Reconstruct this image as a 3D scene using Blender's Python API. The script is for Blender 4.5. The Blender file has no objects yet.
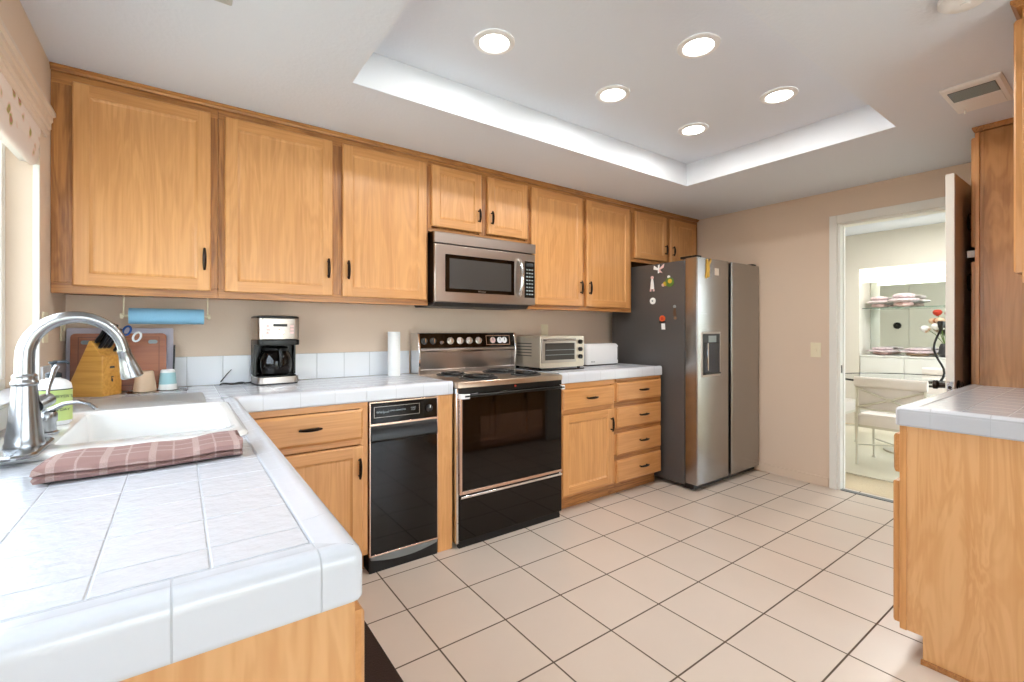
import bpy, math, random
from mathutils import Matrix, Vector
random.seed(7)
S = bpy.context.scene
COL = S.collection
R = math.radians

# ---------------------------------------------------------------- camera
cd = bpy.data.cameras.new('camera')
cam = bpy.data.objects.new('camera', cd); COL.objects.link(cam)
cam.location = (0, 0, 1.219)
cam.rotation_euler = (R(90), 0, R(-35.8))
cd.sensor_width = 36; cd.lens = 461/1024*36
cd.shift_y = -11/1024; cd.clip_start = 0.02
S.camera = cam
S.view_settings.view_transform = 'Standard'
S.view_settings.look = 'None'
S.view_settings.gamma = 1
S.view_settings.use_curve_mapping = False
S.view_settings.exposure = 0.72

# ---------------------------------------------------------------- world: pale sky over dull ground
W = bpy.data.worlds.new('sky'); S.world = W; W.use_nodes = True
nt = W.node_tree; nt.nodes.clear()
wo = nt.nodes.new('ShaderNodeOutputWorld'); wb = nt.nodes.new('ShaderNodeBackground')
tc = nt.nodes.new('ShaderNodeTexCoord'); sp = nt.nodes.new('ShaderNodeSeparateXYZ')
rm = nt.nodes.new('ShaderNodeValToRGB')
nt.links.new(tc.outputs['Generated'], sp.inputs[0]); nt.links.new(sp.outputs['Z'], rm.inputs[0])
rm.color_ramp.elements[0].position = 0.0; rm.color_ramp.elements[0].color = (.42, .43, .36, 1)
rm.color_ramp.elements[1].position = 0.06; rm.color_ramp.elements[1].color = (.79, .87, 1, 1)
nt.links.new(rm.outputs[0], wb.inputs[0]); nt.links.new(wb.outputs[0], wo.inputs[0])
wb.inputs[1].default_value = 6.6


def area(name, loc, rot, sx, sy, power=0, color=(1, 1, 1), portal=False, shape='RECTANGLE'):
    l = bpy.data.lights.new(name, 'AREA'); l.shape = shape; l.size = sx
    if shape == 'RECTANGLE': l.size_y = sy
    l.energy = power; l.color = color
    if portal: l.cycles.is_portal = True
    o = bpy.data.objects.new(name, l); COL.objects.link(o)
    o.location = loc; o.rotation_euler = rot
    return o


# daylight through the window openings (sky portals)
area('daylight_portal', (-.56, 1.35, 1.5), (0, R(-90), 0), 1.0, 2.1, portal=True)
area('daylight_portal', (.9, -3.12, 1.25), (R(90), 0, 0), 4.4, 2.0, portal=True)
area('daylight_portal', (5.8, -1.62, 1.3), (R(90), 0, 0), 3.0, 2.2, portal=True)


# ---------------------------------------------------------------- colour + materials
def lin(c):
    return tuple(((v/255)/12.92 if v/255 <= .04045 else ((v/255+.055)/1.055)**2.4) for v in c)+(1,)


def mat(name, col, rough=.5, metal=0, spec=.5, emit=None, estr=0, bump=0, bscale=200, trans=0, ior=1.45, coat=0, vary=0, vscale=6):
    m = bpy.data.materials.new(name); m.use_nodes = True
    n = m.node_tree; b = n.nodes['Principled BSDF']
    b.inputs['Base Color'].default_value = lin(col)
    b.inputs['Roughness'].default_value = rough
    b.inputs['Metallic'].default_value = metal
    b.inputs['Specular IOR Level'].default_value = spec
    b.inputs['Transmission Weight'].default_value = trans
    b.inputs['IOR'].default_value = ior
    b.inputs['Coat Weight'].default_value = coat
    if emit:
        b.inputs['Emission Color'].default_value = lin(emit); b.inputs['Emission Strength'].default_value = estr
    tx = n.nodes.new('ShaderNodeTexCoord')
    if bump:
        ns = n.nodes.new('ShaderNodeTexNoise'); ns.inputs['Scale'].default_value = bscale; ns.inputs['Detail'].default_value = 3
        bp = n.nodes.new('ShaderNodeBump'); bp.inputs['Strength'].default_value = bump; bp.inputs['Distance'].default_value = .01
        n.links.new(tx.outputs['Object'], ns.inputs['Vector'])
        n.links.new(ns.outputs[0], bp.inputs['Height']); n.links.new(bp.outputs[0], b.inputs['Normal'])
    if vary:
        ns = n.nodes.new('ShaderNodeTexNoise'); ns.inputs['Scale'].default_value = vscale; ns.inputs['Detail'].default_value = 4
        mx = n.nodes.new('ShaderNodeMix'); mx.data_type = 'RGBA'
        c = lin(col)
        mx.inputs[6].default_value = tuple(v*(1-vary) for v in c[:3])+(1,)
        mx.inputs[7].default_value = tuple(min(1, v*(1+vary)) for v in c[:3])+(1,)
        n.links.new(tx.outputs['Object'], ns.inputs['Vector'])
        n.links.new(ns.outputs[0], mx.inputs[0]); n.links.new(mx.outputs[2], b.inputs['Base Color'])
    return m


def wood(name, light, dark, axis='z', fine=55, rough=.38, flame=1.0, coat=.15):
    m = bpy.data.materials.new(name); m.use_nodes = True
    n = m.node_tree; b = n.nodes['Principled BSDF']
    tx = n.nodes.new('ShaderNodeTexCoord'); oi = n.nodes.new('ShaderNodeObjectInfo')
    ad = n.nodes.new('ShaderNodeVectorMath'); ad.operation = 'ADD'
    sc = n.nodes.new('ShaderNodeVectorMath'); sc.operation = 'SCALE'; sc.inputs[0].default_value = (7, 5, 9)
    n.links.new(oi.outputs['Random'], sc.inputs['Scale'])
    n.links.new(tx.outputs['Object'], ad.inputs[0]); n.links.new(sc.outputs[0], ad.inputs[1])

    def noise(scl, detail, dist=0):
        mp = n.nodes.new('ShaderNodeMapping'); mp.inputs['Scale'].default_value = scl
        ns = n.nodes.new('ShaderNodeTexNoise'); ns.inputs['Scale'].default_value = 1
        ns.inputs['Detail'].default_value = detail; ns.inputs['Distortion'].default_value = dist
        n.links.new(ad.outputs[0], mp.inputs[0]); n.links.new(mp.outputs[0], ns.inputs['Vector'])
        return ns
    k = 'xyz'.index(axis)
    s1 = [fine*2.2]*3; s1[k] = fine*.06
    s2 = [9]*3; s2[k] = 1.1
    a = noise(s1, 3); c = noise(s2, 3, 1.6*flame)
    # growth-ring figure
    wv = n.nodes.new('ShaderNodeMath'); wv.operation = 'MULTIPLY'; wv.inputs[1].default_value = 34
    sn = n.nodes.new('ShaderNodeMath'); sn.operation = 'SINE'
    n.links.new(c.outputs[0], wv.inputs[0]); n.links.new(wv.outputs[0], sn.inputs[0])
    m1 = n.nodes.new('ShaderNodeMath'); m1.operation = 'MULTIPLY_ADD'; m1.inputs[1].default_value = .10*flame; m1.inputs[2].default_value = 0
    n.links.new(sn.outputs[0], m1.inputs[0])
    m2 = n.nodes.new('ShaderNodeMath'); m2.operation = 'MULTIPLY_ADD'; m2.inputs[1].default_value = .75
    n.links.new(a.outputs[0], m2.inputs[0]); n.links.new(m1.outputs[0], m2.inputs[2])
    m3 = n.nodes.new('ShaderNodeMath'); m3.operation = 'MULTIPLY_ADD'; m3.inputs[1].default_value = .55
    n.links.new(c.outputs[0], m3.inputs[0]); n.links.new(m2.outputs[0], m3.inputs[2])
    rp = n.nodes.new('ShaderNodeValToRGB')
    rp.color_ramp.elements[0].position = .38; rp.color_ramp.elements[0].color = lin(dark)
    rp.color_ramp.elements[1].position = .86; rp.color_ramp.elements[1].color = lin(light)
    n.links.new(m3.outputs[0], rp.inputs[0]); n.links.new(rp.outputs[0], b.inputs['Base Color'])
    b.inputs['Roughness'].default_value = rough; b.inputs['Coat Weight'].default_value = coat
    b.inputs['Coat Roughness'].default_value = .25
    return m


def grid_mat(name, axes, pitch, offs, width, tile, grout, rough=.3, var=.05, bump=.25, vscale=3):
    """square tiles drawn in object space along the given axes"""
    m = bpy.data.materials.new(name); m.use_nodes = True
    n = m.node_tree; b = n.nodes['Principled BSDF']
    tx = n.nodes.new('ShaderNodeTexCoord'); sp = n.nodes.new('ShaderNodeSeparateXYZ')
    n.links.new(tx.outputs['Object'], sp.inputs[0])
    outs = []; cells = []
    for ax, o in zip(axes, offs):
        s = n.nodes.new('ShaderNodeMath'); s.operation = 'SUBTRACT'; s.inputs[1].default_value = o - 100*pitch
        n.links.new(sp.outputs['xyz'.index(ax)], s.inputs[0])
        d = n.nodes.new('ShaderNodeMath'); d.operation = 'DIVIDE'; d.inputs[1].default_value = pitch
        n.links.new(s.outputs[0], d.inputs[0])
        f = n.nodes.new('ShaderNodeMath'); f.operation = 'FRACT'; n.links.new(d.outputs[0], f.inputs[0])
        g = n.nodes.new('ShaderNodeMath'); g.operation = 'FLOOR'; n.links.new(d.outputs[0], g.inputs[0])
        c = n.nodes.new('ShaderNodeMath'); c.operation = 'SUBTRACT'; c.inputs[1].default_value = .5
        n.links.new(f.outputs[0], c.inputs[0])
        a = n.nodes.new('ShaderNodeMath'); a.operation = 'ABSOLUTE'; n.links.new(c.outputs[0], a.inputs[0])
        r = n.nodes.new('ShaderNodeMapRange'); r.inputs[1].default_value = .5-width/pitch*.62; r.inputs[2].default_value = .5-width/pitch*.38
        n.links.new(a.outputs[0], r.inputs[0])
        outs.append(r.outputs[0]); cells.append(g.outputs[0])
    mxm = outs[0]
    if len(outs) > 1:
        q = n.nodes.new('ShaderNodeMath'); q.operation = 'MAXIMUM'
        n.links.new(outs[0], q.inputs[0]); n.links.new(outs[1], q.inputs[1]); mxm = q.outputs[0]
    cb = n.nodes.new('ShaderNodeCombineXYZ')
    for i, c in enumerate(cells): n.links.new(c, cb.inputs[i])
    wn = n.nodes.new('ShaderNodeTexWhiteNoise'); n.links.new(cb.outputs[0], wn.inputs['Vector'])
    ns = n.nodes.new('ShaderNodeTexNoise'); ns.inputs['Scale'].default_value = vscale; ns.inputs['Detail'].default_value = 6
    n.links.new(tx.outputs['Object'], ns.inputs['Vector'])
    av = n.nodes.new('ShaderNodeMath'); av.operation = 'MULTIPLY_ADD'; av.inputs[1].default_value = .4
    n.links.new(wn.outputs['Value'], av.inputs[0]); n.links.new(ns.outputs[0], av.inputs[2])
    tm = n.nodes.new('ShaderNodeMix'); tm.data_type = 'RGBA'; c = lin(tile)
    tm.inputs[6].default_value = tuple(v*(1-var) for v in c[:3])+(1,); tm.inputs[7].default_value = tuple(min(1, v*(1+var)) for v in c[:3])+(1,)
    n.links.new(av.outputs[0], tm.inputs[0])
    gm = n.nodes.new('ShaderNodeMix'); gm.data_type = 'RGBA'; gm.inputs[7].default_value = lin(grout)
    n.links.new(mxm, gm.inputs[0]); n.links.new(tm.outputs[2], gm.inputs[6]); n.links.new(gm.outputs[2], b.inputs['Base Color'])
    rr = n.nodes.new('ShaderNodeMapRange'); rr.inputs[3].default_value = rough; rr.inputs[4].default_value = .9
    n.links.new(mxm, rr.inputs[0]); n.links.new(rr.outputs[0], b.inputs['Roughness'])
    inv = n.nodes.new('ShaderNodeMath'); inv.operation = 'MULTIPLY_ADD'; inv.inputs[1].default_value = -1
    nb = n.nodes.new('ShaderNodeTexNoise'); nb.inputs['Scale'].default_value = 35
    n.links.new(tx.outputs['Object'], nb.inputs['Vector'])
    nb2 = n.nodes.new('ShaderNodeMath'); nb2.operation = 'MULTIPLY'; nb2.inputs[1].default_value = .25
    n.links.new(nb.outputs[0], nb2.inputs[0])
    n.links.new(mxm, inv.inputs[0]); n.links.new(nb2.outputs[0], inv.inputs[2])
    bp = n.nodes.new('ShaderNodeBump'); bp.inputs['Strength'].default_value = bump; bp.inputs['Distance'].default_value = .003
    n.links.new(inv.outputs[0], bp.inputs['Height']); n.links.new(bp.outputs[0], b.inputs['Normal'])
    return m


M = dict(
    wall=mat('wall_paint', (226, 204, 182), .7, bump=.06, bscale=120),
    ceil=mat('ceiling_paint', (226, 231, 240), .8, bump=.12, bscale=60),
    tray=mat('tray_paint', (228, 232, 238), .75, bump=.05, bscale=60),
    trimw=mat('trim_white', (236, 234, 226), .45),
    dwall=mat('dining_wall', (226, 220, 208), .7),
    carpet=mat('carpet', (214, 196, 164), .95, bump=.6, bscale=300, vary=.08, vscale=40),
    floor=grid_mat('floor_tile', 'xy', .308, (.805, 1.59), .0065, (213, 198, 184), (96, 80, 64), .32, .05, .4),
    tile=mat('white_tile', (216, 219, 225), .22, bump=.22, bscale=50, vary=.02, vscale=20, coat=.3),
    grout=mat('tile_grout', (200, 203, 208), .8),
    nose=grid_mat('nosing_tile', 'xy', .152, (.145, .67), .0022, (216, 219, 225), (188, 191, 196), .16, .01, .5),
    splash=grid_mat('splash_tile', 'xyz', .157, (.101, 2.62, .93), .003, (226, 229, 234), (186, 188, 190), .2, .01, .5),
    dv=wood('door_wood_upright', (222, 163, 102), (202, 142, 82), 'z', fine=42, flame=1.0),
    dh=wood('door_wood_across', (216, 156, 95), (196, 135, 75), 'x', flame=.6),
    dhy=wood('door_wood_across_y', (216, 156, 95), (196, 135, 75), 'y', flame=.6),
    fv=wood('frame_oak_upright', (190, 130, 70), (132, 80, 36), 'z', fine=75),
    fh=wood('frame_oak_across', (198, 138, 76), (142, 88, 42), 'x', fine=75),
    panel=wood('end_panel_maple', (228, 176, 120), (214, 156, 98), 'z', fine=20, flame=1.5),
    burl=wood('tall_panel_wood', (192, 136, 76), (160, 104, 50), 'z', fine=26, flame=1.2),
    bronze=mat('dark_bronze', (44, 34, 28), .35, .8),
    steel=mat('stainless', (182, 172, 164), .28, 1),
    steel2=mat('stainless_fridge', (164, 161, 158), .24, 1),
    chrome=mat('chrome', (225, 225, 225), .08, 1),
    nickel=mat('brushed_nickel', (156, 157, 158), .26, 1),
    bglass=mat('black_glass', (13, 8, 6), .05, spec=.42),
    black=mat('black_plastic', (11, 10, 10), .35),
    blackm=mat('black_matte', (20, 18, 17), .7),
    fside=mat('fridge_side_grey', (92, 88, 86), .42, .3),
    dgrey=mat('dark_grey', (60, 60, 60), .4),
    copper=mat('copper_trim', (218, 190, 172), .25, 1),
    white=mat('white_plastic', (240, 240, 240), .35),
    enamel=mat('white_enamel', (240, 240, 238), .12, coat=.4),
    cream=mat('cream_plastic', (238, 226, 196), .4),
    blue=mat('blue_paper', (138, 190, 220), .8, bump=.2, bscale=200),
    paper=mat('white_paper', (242, 242, 240), .8),
    glass=mat('clear_glass', (245, 250, 250), .02, trans=1),
    mirror=mat('mirror', (225, 232, 228), .02, 1),
    lamp=mat('lamp_lit', (255, 255, 250), .5, emit=(255, 252, 244), estr=14),
    led=mat('led_grey', (150, 160, 160), .4),
    block=wood('knife_block_wood', (232, 174, 84), (206, 142, 56), 'x', fine=40),
    brown=wood('brown_board_wood', (172, 100, 58), (150, 80, 42), 'x', fine=40),
    lav=mat('lavender_plastic', (206, 198, 210), .5),
    gglass=mat('grey_board', (158, 156, 152), .35),
    teal=mat('teal_band', (164, 206, 212), .5),
    beige=mat('beige_cup', (216, 186, 156), .5),
    green=mat('lime_label', (188, 206, 126), .5),
    navy=mat('pump_dark', (38, 48, 56), .4),
    red=mat('red_paint', (190, 60, 40), .4),
    orange=mat('orange_paint', (214, 92, 40), .4),
    pink=mat('pink_paint', (232, 196, 190), .4),
    yel=mat('yellow_paint', (214, 180, 60), .4),
    grn=mat('green_paint', (90, 120, 50), .4),
    gold=mat('gold', (214, 170, 80), .3, 1),
    matrug=mat('floor_mat_brown', (44, 26, 18), .7, bump=.3, bscale=200),
    iron=mat('cream_iron', (208, 202, 184), .4),
    uph=mat('white_fabric', (226, 218, 210), .9, bump=.2, bscale=250),
    lacq=mat('white_lacquer', (230, 230, 224), .2, coat=.4),
    knifeh=mat('knife_handle_black', (18, 20, 26), .35),
    kblue=mat('blue_plastic', (30, 80, 150), .4),
    grille=mat('grille_grey', (120, 122, 120), .6),
)


# ---------------------------------------------------------------- mesh builder
WM = {}


class MB:
    def __init__(s, X=None): s.v = []; s.f = []; s.m = []; s.X = X

    def add(s, vs, fs, mi=0):
        k = len(s.v)
        s.v += [s.X @ Vector(v) if s.X else Vector(v) for v in vs]
        for i, f in enumerate(fs):
            s.f.append(tuple(k+j for j in f)); s.m.append(mi[i] if isinstance(mi, list) else mi)
        return s

    def box(s, x0, x1, y0, y1, z0, z1, mi=0):
        return s.add([(x0, y0, z0), (x1, y0, z0), (x1, y1, z0), (x0, y1, z0), (x0, y0, z1), (x1, y0, z1), (x1, y1, z1), (x0, y1, z1)],
                     [(0, 3, 2, 1), (4, 5, 6, 7), (0, 1, 5, 4), (1, 2, 6, 5), (2, 3, 7, 6), (3, 0, 4, 7)], mi)

    def loft(s, loops, cap0=True, cap1=True, mi=0, closed=True):
        n = len(loops[0]); vs = [p for l in loops for p in l]; fs = []
        for i in range(len(loops)-1):
            for j in range(n if closed else n-1):
                a = i*n+j; b = i*n+(j+1) % n
                fs.append((a, b, b+n, a+n))
        if cap0: fs.append(tuple(range(n))[::-1])
        if cap1: fs.append(tuple((len(loops)-1)*n+j for j in range(n)))
        return s.add(vs, fs, mi)

    def lathe(s, prof, c=(0, 0, 0), n=28, axis='z', mi=0, cap0=True, cap1=True):
        L = []
        for r, h in prof:
            l = []
            for k in range(n):
                a = 2*math.pi*k/n; u = r*math.cos(a); w = r*math.sin(a)
                p = {'z': (u, w, h), 'x': (h, u, w), 'y': (w, h, u)}[axis]
                l.append((c[0]+p[0], c[1]+p[1], c[2]+p[2]))
            L.append(l)
        return s.loft(L, cap0, cap1, mi)

    def tube(s, path, r, n=10, mi=0, sx=1, sy=1):
        P = [Vector(p) for p in path]; rs = r if isinstance(r, (list, tuple)) else [r]*len(P)
        t0 = (P[1]-P[0]).normalized()
        up = Vector((0, 0, 1)) if abs(t0.z) < .9 else Vector((1, 0, 0))
        nr = t0.cross(up).normalized(); L = []
        for i, p in enumerate(P):
            t = ((P[min(i+1, len(P)-1)]-P[max(i-1, 0)])).normalized()
            nr = (nr - t*nr.dot(t)).normalized(); b = t.cross(nr)
            L.append([tuple(p+nr*math.cos(2*math.pi*k/n)*rs[i]*sx+b*math.sin(2*math.pi*k/n)*rs[i]*sy) for k in range(n)])
        return s.loft(L, mi=mi)

    def prism(s, pts, axis, a0, a1, mi=0):
        def P(u, w, a): return {'x': (a, u, w), 'y': (u, a, w), 'z': (u, w, a)}[axis]
        return s.loft([[P(u, w, a0) for u, w in pts], [P(u, w, a1) for u, w in pts]], mi=mi)

    def build(s, name, m, parent=None, bevel=0, smooth=False, world=True, kind=None, label=None, seg=2):
        me = bpy.data.meshes.new(name)
        V = s.v
        if parent is not None and world:
            inv = WM[parent.name].inverted(); V = [inv @ v for v in V]; o_loc = None
        elif parent is None:
            xs = [v.x for v in V]; ys = [v.y for v in V]; zs = [v.z for v in V]
            o_loc = Vector(((min(xs)+max(xs))/2, (min(ys)+max(ys))/2, min(zs)))
            if kind == 'structure': o_loc = Vector((0, 0, 0))
            V = [v-o_loc for v in V]
        else: o_loc = None
        me.from_pydata([tuple(v) for v in V], [], s.f)
        for mm in (m if isinstance(m, (list, tuple)) else [m]):
            me.materials.append(M[mm] if isinstance(mm, str) else mm)
        for p, mi in zip(me.polygons, s.m): p.material_index = mi
        bm_fix(me)
        o = bpy.data.objects.new(name, me); COL.objects.link(o)
        if parent is not None:
            o.parent = parent; WM[o.name] = WM[parent.name]
        else:
            o.location = o_loc; WM[o.name] = Matrix.Translation(o_loc)
        if bevel:
            b = o.modifiers.new('bevel', 'BEVEL'); b.width = bevel; b.segments = seg; b.limit_method = 'ANGLE'; b.angle_limit = R(35)
        if smooth or bevel:
            for p in me.polygons: p.use_smooth = True
            if hasattr(me, 'set_sharp_from_angle'): me.set_sharp_from_angle(angle=R(40))
        if kind: o['kind'] = kind
        if label: o['label'] = label
        return o


def bm_fix(me):
    import bmesh
    b = bmesh.new(); b.from_mesh(me)
    bmesh.ops.recalc_face_normals(b, faces=b.faces); b.to_mesh(me); b.free()


def tag(o, label, cat, group=None):
    o['label'] = label; o['category'] = cat
    if group: o['group'] = group
    return o


def thing(name, label, cat, loc=(0, 0, 0), rot=(0, 0, 0), group=None):
    o = bpy.data.objects.new(name, None); COL.objects.link(o)
    o.empty_display_size = .05
    o.location = loc; o.rotation_euler = rot
    from mathutils import Euler
    WM[o.name] = Matrix.Translation(Vector(loc)) @ Euler(rot).to_matrix().to_4x4()
    return tag(o, label, cat, group)


def copy_tree(src, parent=None, loc=None, rotz=None):
    c = src.copy(); COL.objects.link(c)
    if parent is not None: c.parent = parent; c.matrix_parent_inverse = src.matrix_parent_inverse.copy()
    if loc is not None: c.location = loc
    if rotz is not None: c.rotation_euler = (0, 0, rotz)
    for k in list(src.children): copy_tree(k, c)
    return c


def text(name, body, size, mtx, m, parent, label=None, align='CENTER', ext=.0004):
    cu = bpy.data.curves.new(name, 'FONT'); cu.body = body; cu.size = size; cu.align_x = align; cu.align_y = 'CENTER'; cu.extrude = ext
    tmp = bpy.data.objects.new(name+'_tmp', cu)
    me = bpy.data.meshes.new_from_object(tmp)
    bpy.data.objects.remove(tmp); bpy.data.curves.remove(cu)
    me.name = name
    me.transform(WM[parent.name].inverted() @ mtx)
    me.materials.clear(); me.materials.append(M[m])
    o = bpy.data.objects.new(name, me); COL.objects.link(o); o.parent = parent; WM[o.name] = WM[parent.name]
    if label: o['label'] = label
    return o


def face_y(x, y, z): return Matrix.Translation((x, y, z)) @ Matrix.Rotation(R(90), 4, 'X')       # reads towards -y


def struct(name, mb, m, **k): return mb.build(name, m, kind='structure', **k)


# ================================================================ ROOM SHELL
H, HT = 2.286, 2.449
LX, RX, BY = -.42, 4.08, 2.89
NY = -3.0     # wall behind the camera

struct('floor', MB().box(-.6, 4.17, -3.2, 3.0, -.1, 0), 'floor')
c = MB()
tx0, tx1, ty0, ty1 = .60, 3.055, .78, 2.02
c.box(-.6, tx0, -3.2, 3.0, H, H+.28); c.box(tx1, 4.17, -3.2, 3.0, H, H+.28)
c.box(tx0, tx1, -3.2, ty0, H, H+.28); c.box(tx0, tx1, ty1, 3.0, H, H+.28)
c.box(tx0-.02, tx1+.02, ty0-.02, ty1+.02, HT, HT+.1)
struct('ceiling', c, 'ceil')
t = MB()
t.box(tx0, tx1, ty1-.004, ty1, H+.0005, HT); t.box(tx0, tx1, ty0, ty0+.004, H+.0005, HT)
t.box(tx0, tx0+.004, ty0+.004, ty1-.004, H+.0005, HT); t.box(tx1-.004, tx1, ty0+.004, ty1-.004, H+.0005, HT)
struct('trim_1', t, 'tray')
struct('wall_back', MB().box(-.6, 4.17, BY, BY+.12, 0, H), 'wall')
wl = MB()
WY0, WY1, WZ0, WZ1 = .3, 2.41, 1.0, 2.03
wl.box(-.56, LX, -3.2, WY0, 0, H); wl.box(-.56, LX, WY1, BY, 0, H)
wl.box(-.56, LX, WY0, WY1, 0, WZ0); wl.box(-.56, LX, WY0, WY1, WZ1, H)
struct('wall_left', wl, 'wall')
DY0, DY1, DZ = .64, 1.402, 2.03
wr = MB()
wr.box(RX, RX+.1, DY1, BY, 0, H); wr.box(RX, RX+.1, -3.2, DY0, 0, H); wr.box(RX, RX+.1, DY0, DY1, DZ, H)
struct('wall_right', wr, 'wall')
struct('wall_partition', MB().box(2.2, RX, -.17, -.06, 0, H), 'wall')
wf = MB()     # behind the camera: wide glazed patio opening
wf.box(-.56, RX, -3.1, -3.0, 2.15, H); wf.box(-.56, -.4, -3.1, -3.0, 0, 2.15); wf.box(3.2, RX, -3.1, -3.0, 0, 2.15)
struct('wall_front', wf, 'wall')
# patio doors in it
pf = MB()
pf.box(-.4, 3.2, -3.08, -3.02, 0, .06); pf.box(-.4, 3.2, -3.08, -3.02, 2.09, 2.15)
for x in (-.4, 1.37, 3.14): pf.box(x, x+.06, -3.08, -3.02, .06, 2.09)
w2 = struct('window_2', pf, 'trimw')
MB().box(-.34, 3.14, -3.052, -3.048, .06, 2.09).build('pane', 'glass', w2)

# baseboard
bb = MB(); bb.box(RX-.012, RX, 1.46, 2.75, 0, .075)
struct('baseboard_right', bb, 'wall', bevel=.003)
# door casing
cs = MB()
cs.box(RX-.018, RX, DY1, 1.453, 0, 2.093); cs.box(RX-.018, RX, DY0-.062, DY0, 0, 2.093); cs.box(RX-.018, RX, DY0, DY1, DZ, 2.093)
cs.box(RX-.001, RX+.101, DY1-.018, DY1+.001, 0, DZ); cs.box(RX-.001, RX+.101, DY0-.001, DY0+.018, 0, DZ); cs.box(RX-.001, RX+.101, DY0+.018, DY1-.018, DZ-.018, DZ+.001)
cs.box(RX+.045, RX+.075, DY1-.026, DY1-.018, 0, DZ-.018)
tr2 = struct('trim_2', cs, 'trimw', bevel=.003)
MB().box(RX+.012, RX+.034, DY1-.0195, DY1-.017, .89, .95).build('strike_plate', 'bronze', tr2)
struct('trim_3', MB().box(RX-.005, RX+.04, DY0+.018, DY1-.018, 0, .006), 'grille', bevel=.001)

# door leaf standing open into the kitchen
dl = struct('door_1', MB().box(3.25, 4.05,   .5955, .630, .012, 2.032), 'trimw', bevel=.002)
k = MB()
for s in (-1, 1):
    y = .612+s*.018
    k.lathe([(.03, y), (.03, y+s*.006), (.012, y+s*.008), (.012, y+s*.035 if s > 0 else y-.012), (.024, y+s*.045 if s > 0 else y-.016), (.024, y+s*.06 if s > 0 else y-.02), (.004, y+s*.066 if s > 0 else y-.024)], (3.315, 0, .925), 20, 'y')
k.build('door_knob', 'bronze', dl, smooth=True)
lp = MB(); lp.box(3.247, 3.2505, .601, .623, .885, .95)
pl = lp.build('latch_plate', 'nickel', dl)
MB().lathe([(.008, 3.244), (.008, 3.2475)], (0, .612, .92), 14, 'x').build('latch_bolt', 'bronze', pl)
for z in (.25, 1.05, 1.8): MB().lathe([(.007, z-.045), (.007, z+.045)], (4.056, .600, 0), 10).build('hinge', 'bronze', dl)

MB().box(3.252, 4.048, .5940, .5957, .014, 2.030).build('door_skin', mat('door_face_brown', (182, 162, 146), .3), dl)  # thin brown-grey sheet over one side of the white leaf
# window_1 (over the sink)
f = MB()
fx0, fx1 = -.55, -.507
f.box(fx0, fx1, WY0, WY1, WZ0, WZ0+.045); f.box(fx0, fx1, WY0, WY1, WZ1-.045, WZ1)
for y in (WY0, 1.33, WY1-.05): f.box(fx0, fx1, y, y+.05, WZ0+.045, WZ1-.045)
w1 = struct('window_1', f, 'trimw', bevel=.004)
MB().box(-.524, -.52, WY0+.05, WY1-.05, WZ0+.045, WZ1-.045).build('pane', 'glass', w1)
MB().box(-.50, -.395, WY0+.001, WY1-.001, WZ0, WZ0+.012).build('window_sill', 'tile', w1, bevel=.003)
tk = MB(); tk.box(-.4995, -.47, WY0+.0005, WY0+.02, WZ0+.012, WZ1)
tk.box(-.438, -.4195, WY1-.006, WY1-.0005, WZ0+.012, 1.83); tk.build('side_stop', 'trimw', w1, bevel=.003)

# window cornice and shade
co = MB()
prof = [(-.4195, 1.955), (-.411, 1.955), (-.409, 1.966), (-.404, 1.970), (-.404, 1.983), (-.399, 1.988), (-.399, 2.010), (-.394, 2.017), (-.394, 2.033), (-.386, 2.038), (-.386, 2.052), (-.4195, 2.052)]
co.prism(prof, 'y', .22, 2.47)
tag(co.build('window_cornice', wood('pale_wood', (232, 214, 196), (222, 200, 178), 'y', fine=30, flame=.5)), 'pale wooden moulding shelf across the top of the sink window', 'cornice')
fm = bpy.data.materials.new('floral_fabric'); fm.use_nodes = True
n = fm.node_tree; b = n.nodes['Principled BSDF']; tx = n.nodes.new('ShaderNodeTexCoord')
v1 = n.nodes.new('ShaderNodeTexVoronoi'); v1.inputs['Scale'].default_value = 14
r1 = n.nodes.new('ShaderNodeValToRGB')
e = r1.color_ramp.elements; e[0].position = .12; e[0].color = lin((196, 120, 110)); e[1].position = .35; e[1].color = lin((232, 216, 204))
for pos, cc in ((.2, (150, 160, 70)), (.27, (226, 190, 170))):
    q = r1.color_ramp.elements.new(pos); q.color = lin(cc)
n.links.new(tx.outputs['Object'], v1.inputs['Vector']); n.links.new(v1.outputs[0], r1.inputs[0]); n.links.new(r1.outputs[0], b.inputs['Base Color'])
b.inputs['Roughness'].default_value = .9
sh = thing('roman_shade', 'floral fabric roman shade folded up under the window cornice', 'shade', (-.45, 1.35, 1.80))
for i, (zz, xo) in enumerate(((1.83, 0), (1.87, .006), (1.91, .012))):
    p = []
    for q in range(9):
        a = math.pi*q/8; p.append((-.436+xo*.5-.0+.018*math.sin(a)*1.0, zz+.045*(1-math.cos(a))-.01))
    pts = p+[(x-.006, z) for x, z in p[::-1]]
    MB().prism(pts, 'y', .33+.004*i, 2.385-.004*i).build('fabric_fold', fm, sh, smooth=True)
MB().box(-.468, -.448, .33, 2.39, 1.83, 2.025).build('lining', 'uph', sh)

# ================================================================ CABINET PARTS


class Face:
    """maps (u, d, z): u along the front, d outward distance, z up"""
    def __init__(s, org, way): s.o = org; s.w = way   # way: '-y', '+x', '+y'

    def __call__(s, u, d, z):
        return {'-y': (u, s.o-d, z), '+x': (s.o+d, u, z), '+y': (u, s.o+d, z)}[s.w]


def rect(F, u0, u1, z0, z1, d): return [F(u0, d, z0), F(u1, d, z0), F(u1, d, z1), F(u0, d, z1)]


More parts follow.
